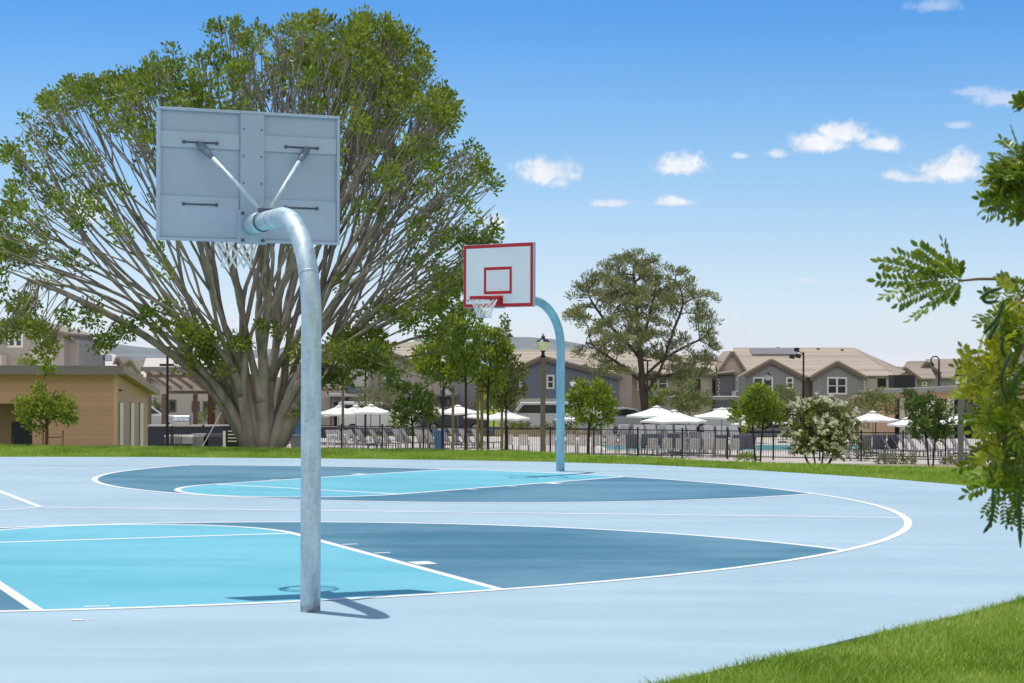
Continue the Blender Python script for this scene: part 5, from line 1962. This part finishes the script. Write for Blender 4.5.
table(337, 108, FRAMEW, .55, .72, 'white table among white chairs right of the near hoop pole')
table(538, 103.8, FRAMEW, .35, .45, 'low white side table between pale chairs beside the lamp post')
table(653, 100.5, FRAMEW, .35, .45, 'low white side table under the overlapping umbrellas')
table(677, 103, TEAK, .5, .70, 'brown table right of the overlapping umbrellas')

# ------------------------------------------------------------------ barbecue corner left of the spreading tree
t = thing('kitchen_counter', 'long dark outdoor kitchen counter with pale top beneath the pavilion', 'counter', (pxx(200, 106), 106, DECK_Z))
m = MB(); m.box(pxx(150, 106) - t.location.x, pxx(252, 106) - t.location.x, -.4, .4, 0, 1.28); m.build('cabinet', mat('cabinet_navy', (.022, .028, .045), rough=.5), t)
m = MB(); m.box(pxx(149.5, 106) - t.location.x, pxx(252.5, 106) - t.location.x, -.45, .45, 1.282, 1.36); m.build('counter_top', mat('counter_pale', (.50, .48, .45), rough=.5), t)
t = thing('barbecue_grill', 'silver barbecue grill with a rounded hood on the outdoor kitchen counter', 'grill', (pxx(182, 105.8), 105.8, DECK_Z + 1.362))
m = MB(); m.prism([(-.45, -.3, 0), (-.45, -.32, .25), (-.45, -.15, .50), (-.45, .15, .52), (-.45, .3, .3), (-.45, .3, 0)], (.9, 0, 0)); m.build('hood', mat('stainless', (.55, .55, .55), rough=.3, metal=.8), t, bevel=.02)
m = MB(); m.tube([(-.35, -.38, .2), (.35, -.38, .2)], .015, 6); m.build('handle', STEEL, t)
t = thing('picnic_table', 'white-topped table with dark legs beside the tan pool building', 'table', (pxx(180, 99), 99, DECK_Z))
m = MB(); m.box(-.72, .72, -.4, .4, .95, 1.05); m.build('table_top', mat('table_white', (.72, .69, .62), rough=.6), t, bevel=.01)
m = MB(); m.box(-.68, .68, -.36, .36, .62, .949); m.build('apron', mat('apron_grey', (.33, .33, .32), rough=.7), t)
for sx in (-.6, .6):
    for sy in (-.3, .3):
        m = MB(); m.box(sx - .04, sx + .04, sy - .04, sy + .04, 0, .619); m.build('leg', BLACK, t)
for i, (px, lab) in enumerate(((200, 'grey covered grill cart between white-topped table and diagonal pole'), (214, 'black covered cart left of the thin white sign'))):
    t = thing('covered_cart', lab, 'cart', (pxx(px, 99.5), 99.5, DECK_Z), group='carts by the fence')
    m = MB(); m.prism([(-.5, -.3, .35), (-.5, -.3, .95), (-.4, -.2, 1.12), (-.4, .2, 1.12), (-.5, .3, .95), (-.5, .3, .35)], (1.0, 0, 0)); m.build('cover', (mat('cover_grey', (.22, .225, .23), rough=.8), mat('cover_black', (.03, .033, .04), rough=.7))[i], t, bevel=.03)
    for sx in (-.42, .42):
        m = MB(); m.box(sx - .03, sx + .03, -.25, .25, .09, .349); m.build('leg', BLACK, t)
        m = MB(); m.tube([(sx - .02, 0, .09), (sx + .02, 0, .09)], .09, 12); m.build('wheel', BLACK, t)
t = thing('leaning_pole', 'thin pale pole leaning diagonally left of the spreading tree', 'pole', (pxx(193, 90), 90, float(ground_z(-14.7, 90))))
m = MB(); m.tube([(0, 0, 0), (pxx(223, 90) - pxx(193, 90), .3, pzz(408, 90, 220) - t.location.z)], .025, 8); m.build('shaft', mat('pole_pale', (.55, .53, .50), rough=.5), t)
t = thing('rules_sign', 'black sign panel with rows of white lettering left of the tree trunk', 'sign', (pxx(232.5, 92), 92, float(ground_z(-13.2, 92))))
zc = pzz(437, 92, 240) - t.location.z
m = MB(); m.box(-.27, .27, -.02, .02, zc - .55, zc + .42); m.build('panel', BLACK, t)
for k in range(4):
    m = MB()
    for j in range(6): m.box(-.2 + j * .07, -.2 + j * .07 + .05, -.026, -.0205, zc + .28 - k * .16 - .03, zc + .28 - k * .16 + .03)
    m.build('lettering', TRIMW, t)
for s in (-.2, .2):
    m = MB(); m.box(s - .03, s + .03, .021, .06, 0, zc - .2); m.build('post', BLACK, t)
t = thing('depth_marker_sign', 'narrow white upright sign beside the black lettered sign', 'sign', (pxx(224.5, 92), 92, float(ground_z(-13.2, 92))))
m = MB(); m.box(-.06, .06, -.015, .015, .05, pzz(431, 92, 232) - t.location.z); m.build('panel', TRIMW, t)
m = MB(); m.box(-.03, .03, .016, .04, 0, .6); m.build('post', STEEL, t)
t = thing('litter_bin', 'grey wheeled litter bin between tree trunk and near hoop pole', 'bin', (pxx(298, 98), 98, DECK_Z))
m = MB(); m.prism([(-.26, -.3, .08), (.26, -.3, .08), (.32, -.36, 1.05), (-.32, -.36, 1.05)], (0, .66, 0)); m.build('body', mat('bin_grey', (.13, .145, .165), rough=.6), t, bevel=.02)
m = MB(); m.box(-.34, .34, -.38, .34, 1.052, 1.12); m.build('lid', mat('bin_grey', (.13, .145, .165)), t, bevel=.02)
for s in (-.22, .22):
    m = MB(); m.tube([(s - .03, .3, .1), (s + .03, .3, .1)], .1, 12); m.build('wheel', BLACK, t)
for i, (px, D, lab) in enumerate(((439.5, 104, 'blue recycling bin left of the tallest slim young tree'), (300, 112, 'blue bin standing behind the grey litter bin'))):
    t = thing('recycling_bin', lab, 'bin', (pxx(px, D), D, DECK_Z), group='blue bins')
    m = MB(); m.prism([(-.25, -.25, .02), (.25, -.25, .02), (.28, -.28, 1.1 + i * .3), (-.28, -.28, 1.1 + i * .3)], (0, .5, 0)); m.build('body', mat('bin_blue', (.045, .16, .33), rough=.5), t, bevel=.02)
    m = MB(); m.box(-.3, .3, -.3, .26, 1.102 + i * .3, 1.17 + i * .3); m.build('lid', mat('bin_blue', (.045, .16, .33)), t, bevel=.02)
t = thing('planter_wall', 'low dark wall along the back of the pool terrace behind the tree trunk', 'wall', (pxx(310, 124), 124, DECK_Z))
m = MB(); m.box(pxx(248, 124) - t.location.x, pxx(356, 124) - t.location.x, 0, .3, 0, .72); m.build('wall', mat('wall_navy', (.035, .04, .055), rough=.7), t)
m = MB(); m.box(pxx(248, 124) - t.location.x - .03, pxx(356, 124) - t.location.x + .03, -.05, .35, .722, .80); m.build('coping', mat('counter_pale', (.50, .48, .45)), t)
t = thing('raised_bed', 'long tan raised planting bed along the back of the terrace at mid court', 'planter', (pxx(530, 130), 130, DECK_Z))
m = MB(); m.box(pxx(495, 130) - t.location.x, pxx(600, 130) - t.location.x, 0, .3, -.2, .35); m.build('wall', mat('bed_tan', (.40, .30, .23), rough=.9), t)
m = MB(); m.box(pxx(495, 130) - t.location.x, pxx(600, 130) - t.location.x, .302, 2.2, -.2, .25); m.build('soil', SAND, t)


# ================================================================== parked cars
TYRE = mat('tyre', (.02, .02, .021), rough=.85)
RIMM = mat('wheel_rim', (.45, .45, .46), rough=.35, metal=.7)
CARGL = glass_mat('car_glass', (.02, .025, .03))


def car(label, px, D, paint, rz, kind):
    gz = -2.78
    t = thing('parked_car', label, 'car', (pxx(px, D), D, gz), rz, 'cars parked beyond the pool')
    L_, W = {'van': (5.6, 1.0), 'suv': (4.8, .95), 'sedan': (4.6, .9)}[kind]
    if kind == 'van':
        low = [(-2.8, .35), (2.75, .35), (2.8, .7), (2.65, 1.15), (2.1, 1.25), (1.6, 1.25), (-2.8, 1.25)]
        cab = [(-2.78, 1.252), (2.05, 1.252), (1.35, 2.15), (-2.6, 2.2), (-2.76, 2.1)]
        win = [(-2.3, 1.4), (1.65, 1.4), (1.15, 1.98), (-2.3, 2.0)]
    elif kind == 'suv':
        low = [(-2.4, .38), (2.3, .38), (2.4, .7), (2.3, 1.02), (1.3, 1.12), (-2.4, 1.15)]
        cab = [(-2.36, 1.152), (1.32, 1.122), (.55, 1.70), (-.2, 1.78), (-1.9, 1.74)]
        win = [(-2.0, 1.22), (1.0, 1.20), (.42, 1.62), (-.2, 1.67), (-1.75, 1.64)]
    else:
        low = [(-2.3, .3), (2.2, .3), (2.3, .6), (2.2, .82), (1.2, .95), (-1.5, 1.0), (-2.3, .95)]
        cab = [(-1.6, 1.002), (1.15, .952), (.35, 1.38), (-.3, 1.45), (-1.1, 1.38)]
        win = [(-1.25, 1.05), (.85, 1.02), (.25, 1.32), (-.3, 1.37), (-.95, 1.31)]
    m = MB(); m.prism([(x, -W, z) for x, z in low], (0, 2 * W, 0)); m.build('body', paint, t, bevel=.06)
    m = MB(); wi = W * .86; m.prism([(x, -wi, z) for x, z in cab], (0, 2 * wi, 0)); m.build('cabin', paint, t, bevel=.05)
    for s in (-1, 1):
        m = MB(); m.prism([(x, s * (wi + .004), z) for x, z in win], (0, s * .008, 0)); m.build('side_window', CARGL, t)
        m = MB(); xh = low[2][0] - .02; m.box(xh - .02, xh + .03, min(s * W * .6, s * W * .9), max(s * W * .6, s * W * .9), .68, .82); m.build('headlight', LAMPG, t)
    a, b = cab[1], cab[2]
    m = MB(); m.prism([(a[0] - .06 + .03, -wi * .88, a[1] + .06), (a[0] - .06 + .03, wi * .88, a[1] + .06), (b[0] + .05 + .03, wi * .86, b[1] - .05), (b[0] + .05 + .03, -wi * .86, b[1] - .05)], (.012, 0, .012)); m.build('windscreen', CARGL, t)
    for sx in (-L_ / 2 * .62, L_ / 2 * .62):
        for s in (-1, 1):
            m = MB(); m.tube([(sx, s * (W - .2), .34), (sx, s * (W + .015), .34)], .34, 20); w = m.build('wheel', TYRE, t)
            m = MB(); m.tube([(sx, s * (W + .016), .34), (sx, s * (W + .03), .34)], .21, 14); m.build('rim', RIMM, w)
    return t


PW = mat('car_white', (.78, .78, .78), rough=.25, var=.02, spec=.6)
PS = mat('car_silver', (.55, .56, .58), rough=.25, var=.02, spec=.6, metal=.3)
PD = mat('car_dark', (.05, .055, .065), rough=.25, var=.02, spec=.6)
car('white utility vehicle with dark windows under the umbrella left of the bright green tree', 722, 140, PW, math.pi, 'suv')
car('white van with a high roof behind the umbrella left of the old-fashioned lamp', 540, 139, PW, math.pi, 'van')
car('white pickup-height vehicle behind the wide umbrellas right of the near hoop pole', 378, 137, PW, .05, 'van')
car('white car glimpsed beside the tan pool building, before the beige house', 146, 142, PW, .1, 'suv')
car('silver car parked right of the van, behind the far hoop pole', 578, 139, PS, math.pi + .05, 'sedan')
car('dark car in shade behind the bright yellow-green young tree', 455, 140, PD, 0, 'suv')
car('silver car half hidden by the pine trunk', 628, 140, PS, .03, 'suv')
car('dark car right of the white utility vehicle', 768, 141, PD, .02, 'suv')


# ================================================================== overhanging tree close to the camera
LF_NEAR = leaf_mat('leaf_near_branch', [(.045, .105, .012), (.095, .175, .020), (.18, .265, .032), (.32, .37, .055)], .32, .30)
LF_YEL = leaf_mat('leaf_near_yellow', [(.16, .25, .025), (.28, .36, .035), (.42, .45, .05), (.54, .50, .07)], .42, .4)
PODM = mat('seed_pod', (.035, .075, .035), rough=.5, var=.25, scale=14)
TWIG = mat('twig_bark', (.17, .12, .08), rough=.85, var=.25, scale=22, spec=.2)


def near_tree():
    D = 5.8
    rng = np.random.default_rng(5)
    bx = pxx(1190, D)
    t = thing('overhanging_tree', 'leafy branch with feathery leaves and hanging seed pods reaching in at the right edge', 'tree', (bx, D + .1, 0))
    O = np.array([bx, D + .1, 0.0])
    def P(px, py, dy=0.0):
        d = D + dy
        return np.array([pxx(px, d), d, pzz(py, d, px)]) - O
    m = MB()
    m.tube([(0, 0, -.1), (.02, .02, .5), (-.01, .0, 1.1), (-.04, -.02, 1.7), (-.02, .03, 2.3), (.05, .05, 2.9), (.12, .02, 3.5)], [.085, .072, .066, .058, .05, .038, .024], 12)
    m.tube([P(1180, 330, .1), P(1120, 300, .05), P(1070, 288, 0), P(1035, 284, -.05), P(1005, 279, -.08), P(978, 279, -.10), P(958, 281, -.12)], [.032, .024, .015, .008, .0048, .0040, .003], 8)
    m.tube([P(1185, 250, .1), P(1120, 215, .15), P(1070, 190, .1), P(1035, 172, .05), P(1012, 160, 0)], [.03, .02, .014, .008, .004], 8)
    m.tube([P(1190, 300, .1), P(1240, 270, .1), P(1300, 240, .2), P(1340, 200, .1)], [.035, .022, .012, .005], 8)
    m.tube([P(1200, 180, .1), P(1250, 120, .0), P(1270, 60, -.1)], [.028, .015, .005], 8)
    m.tube([P(1185, 390, .1), P(1140, 395, .0), P(1100, 410, -.1)], [.022, .013, .005], 8)
    m.tube([P(1190, 180, .1), P(1120, 130, .2), P(1060, 105, .15), P(1024, 98, .1)], [.025, .015, .009, .004], 8)
    m.tube([P(1070, 288, 0), P(1040, 318, .05), P(1018, 352, .05), P(1000, 400, .0), P(996, 450, -.03)], [.016, .012, .009, .006, .003], 8)
    m.tube([P(1018, 352, .05), P(992, 366, -.05), P(968, 384, -.10)], [.007, .005, .003], 7)
    m.tube([P(1120, 300, .05), P(1070, 360, -.1), P(1035, 420, -.12), P(1012, 470, -.1), P(1004, 500, -.1)], [.018, .013, .009, .005, .003], 8)
    m.tube([P(1035, 420, -.12), P(1000, 440, -.18), P(970, 452, -.2)], [.007, .005, .003], 7)
    m.tube([P(1035, 284, -.05), P(1015, 305, -.1), P(1002, 330, -.12)], [.006, .0045, .003], 7)
    m.build('trunk', TWIG, t, smooth=True)

    def leaves(name, specs, material):
        V, F = [], []
        for (a, b, wid, pairs, dy) in specs:
            # feathery leaf: midrib from a to b, leaflets in two rows
            a, b = np.array(a), np.array(b)
            ax = b - a
            ln = np.linalg.norm(ax); ax = ax / ln
            face = rng.normal(0, 1, 3); face[1] -= .8; face[2] += .5
            sd = np.cross(ax, face); sd /= np.linalg.norm(sd)
            nm = np.cross(sd, ax)
            bend = rng.uniform(-.10, .02) * ln
            for i in range(pairs + 1):
                f = .16 + .84 * i / pairs
                c = a + ax * ln * f + np.array([0, 0, bend * f * f])
                w = wid * (math.sin(min(f * 1.25, 1.0) * math.pi * .55) * .6 + .45) * rng.uniform(.85, 1.1)
                for s in ((-1, 1) if i < pairs else (0,)):
                    dr = ax * (.55 if s else 1) + sd * s * .85 + nm * rng.uniform(-.15, .25) + rng.normal(0, .09, 3)
                    dr /= np.linalg.norm(dr)
                    pw = np.cross(dr, nm); pw /= np.linalg.norm(pw)
                    lw = w * .46
                    o = len(V)
                    q = nm * lw * .22
                    V += [c, c + dr * w * .35 + pw * lw * .5 + q, c + dr * w * .75 + pw * lw * .38 + q, c + dr * w, c + dr * w * .75 - pw * lw * .38 + q, c + dr * w * .35 - pw * lw * .5 + q,
                          c + dr * w * .35, c + dr * w * .75]
                    F += [(o, o + 1, o + 6, o + 6), (o + 1, o + 2, o + 7, o + 6), (o + 2, o + 3, o + 7, o + 7), (o, o + 6, o + 5, o + 5), (o + 6, o + 7, o + 4, o + 5), (o + 7, o + 3, o + 4, o + 4)]
            # midrib
            o = len(V)
            e = sd * .0012
            tip = b + np.array([0, 0, bend])
            V += [a - e, a + e, tip + e * .4, tip - e * .4]
            F += [(o, o + 1, o + 2, o + 3)]
        mb = MB(); mb.v = [tuple(v) for v in V]
        mb.f = [tuple(dict.fromkeys(f)) for f in F]
        mb.build(name, material, t)

    sp = []
    # spray at the end of the long bare twig
    for (tx, ty) in ((876, 278), (880, 262), (884, 290), (897, 252), (898, 302), (912, 313), (918, 247), (930, 300), (942, 241), (938, 258), (958, 266), (924, 270), (905, 280), (948, 300)):
        s0 = P(960 + rng.uniform(-8, 4), 280 + rng.uniform(-3, 4), -.12) if tx > 900 else P(945 + rng.uniform(-8, 8), 279 + rng.uniform(-4, 5), -.13)
        sp.append((s0, P(tx, ty, rng.uniform(-.22, 0)), .030, 12, 0))
    # cluster at the upper right and the sprig above it
    for (tx, ty) in ((984, 207), (988, 170), (992, 158), (1001, 140), (1012, 128), (996, 190), (1006, 212), (1018, 216), (1020, 185), (990, 182), (1026, 140), (1030, 205), (1004, 176), (1012, 200), (1022, 165)):
        sp.append((P(1022 + rng.uniform(-8, 14), 172 + rng.uniform(-14, 14), .05), P(tx, ty, rng.uniform(-.12, .15)), .030, 12, 0))
    for i in range(44):
        a, r = rng.uniform(0, 2 * math.pi), rng.uniform(0, 1) ** .5
        px, py = 1022 + 20 * r * math.cos(a), 176 + 32 * r * math.sin(a)
        an = rng.uniform(2.2, 4.4); le = rng.uniform(16, 30)
        sp.append((P(px, py, rng.uniform(-.1, .2)), P(px + le * math.cos(an), py - le * math.sin(an) * .7 + 5, rng.uniform(-.15, .2)), .030, 9, 0))
    for (tx, ty) in ((1014, 101), (1018, 96), (1020, 108), (1030, 112)):
        sp.append((P(1036, 102, .1), P(tx, ty, .1), .026, 9, 0))
    leaves('crown', sp, LF_NEAR)
    ells = [(1014, 312, 16, 32, 30), (1022, 350, 13, 30, 20), (1018, 442, 27, 46, 54), (1002, 462, 18, 24, 18), (1020, 482, 18, 20, 20), (988, 420, 10, 18, 6), (1000, 376, 18, 22, 18), (1024, 400, 12, 38, 24)]
    sp = []
    for (cx, cy, rx, ry, n) in ells:
        for i in range(n):
            a, r = rng.uniform(0, 2 * math.pi), rng.uniform(0, 1) ** .5
            px, py = cx + rx * r * math.cos(a), cy + ry * r * math.sin(a)
            an = rng.uniform(0, 2 * math.pi); le = rng.uniform(16, 34)
            dy = rng.uniform(-.22, .22)
            sp.append((P(px, py, dy), P(px + le * math.cos(an), py + le * (math.sin(an) * .8 + .25), dy + rng.uniform(-.06, .06)), .027, rng.integers(5, 8), 0))
    for (a, b, c, d) in ((1000, 490, 992, 520), (1003, 495, 1006, 522), (1012, 495, 1012, 524), (998, 492, 984, 512), (1018, 500, 1022, 528)):
        sp.append((P(a, b, -.1), P(c, d, -.1), .018, 7, 0))
    # the rest of the crown, round the limbs beyond the edge of the picture
    for (cx, cy, rx, ry, n, d0) in ((1110, 300, 55, 60, 60, .05), (1150, 210, 70, 60, 60, .1), (1120, 120, 70, 50, 50, .2), (1220, 150, 90, 80, 60, 0), (1260, 280, 80, 80, 50, .1), (1100, 400, 45, 60, 40, -.1), (1200, 60, 90, 60, 50, .1)):
        for i in range(n):
            a, r = rng.uniform(0, 2 * math.pi), rng.uniform(0, 1) ** .5
            px, py = cx + rx * r * math.cos(a), cy + ry * r * math.sin(a)
            an = rng.uniform(0, 2 * math.pi); le = rng.uniform(22, 44)
            dy = d0 + rng.uniform(-.5, .5)
            if px - le < 1042: continue
            sp.append((P(px, py, dy), P(px + le * math.cos(an), py + le * (math.sin(an) * .8 + .25), dy + rng.uniform(-.1, .1)), .029, rng.integers(6, 9), 0))
    leaves('hanging_leaves', sp, LF_NEAR)
    sp = []
    for (cx, cy, rx, ry, n) in ((986, 374, 18, 20, 34), (975, 388, 8, 11, 8), (1000, 354, 11, 12, 12), (1004, 424, 22, 12, 28), (1018, 414, 9, 10, 12), (998, 455, 12, 10, 10), (1010, 305, 12, 20, 14)):
        for i in range(n):
            a, r = rng.uniform(0, 2 * math.pi), rng.uniform(0, 1) ** .5
            px, py = cx + rx * r * math.cos(a), cy + ry * r * math.sin(a)
            an = rng.uniform(0, 2 * math.pi); le = rng.uniform(12, 26)
            dy = rng.uniform(-.26, .1)
            sp.append((P(px, py, dy), P(px + le * math.cos(an), py + le * (math.sin(an) * .8 - .1), dy + rng.uniform(-.06, .06)), .025, rng.integers(5, 8), 0))
    leaves('young_leaves', sp, LF_YEL)
    for pts in ([(1002, 288), (990, 291), (981, 297), (986, 303), (998, 301)], [(1004, 300), (998, 318), (987, 330), (984, 334)], [(1000, 318), (991, 335), (989, 340)],
                [(1012, 352), (1002, 372), (1001, 385), (1008, 402)], [(1018, 372), (1012, 388), (1016, 400)],
                [(993, 490), (994, 508), (991, 524), (984, 533)], [(1018, 490), (1020, 515), (1021, 548)], [(1004, 335), (1001, 348), (1006, 358)]):
        q = [P(x, y, -.34 + .02 * i) for i, (x, y) in enumerate(pts)]
        # smooth the pod
        pp = []
        for i in range(len(q) - 1):
            for f in (0, .33, .66): pp.append(q[i] + (q[i + 1] - q[i]) * f)
        pp.append(q[-1])
        pp = np.array(pp); pp[1:-1] = (pp[:-2] + pp[1:-1] * 2 + pp[2:]) / 4
        m = MB(); m.tube(pp, [.0024] + [.0054] * (len(pp) - 2) + [.0016], 8); m.build('seed_pod', PODM, t, smooth=True)


near_tree()


# ================================================================== air
def haze():
    m = bpy.data.materials.new('haze'); m.use_nodes = True
    t = NT(m.node_tree); t.n.clear()
    v = t.node('ShaderNodeVolumePrincipled')
    v.inputs['Color'].default_value = (.88, .92, .98, 1)
    v.inputs['Density'].default_value = HAZE_DENSITY
    v.inputs['Anisotropy'].default_value = 0.3
    o = t.node('ShaderNodeOutputMaterial'); t.l.new(v.outputs[0], o.inputs['Volume'])
    mb = MB(); mb.box(-3600, 3600, -80, 6100, -14, 78)
    tag(mb.build('haze', m), kind='stuff')


HAZE_DENSITY = 0.00006
haze()
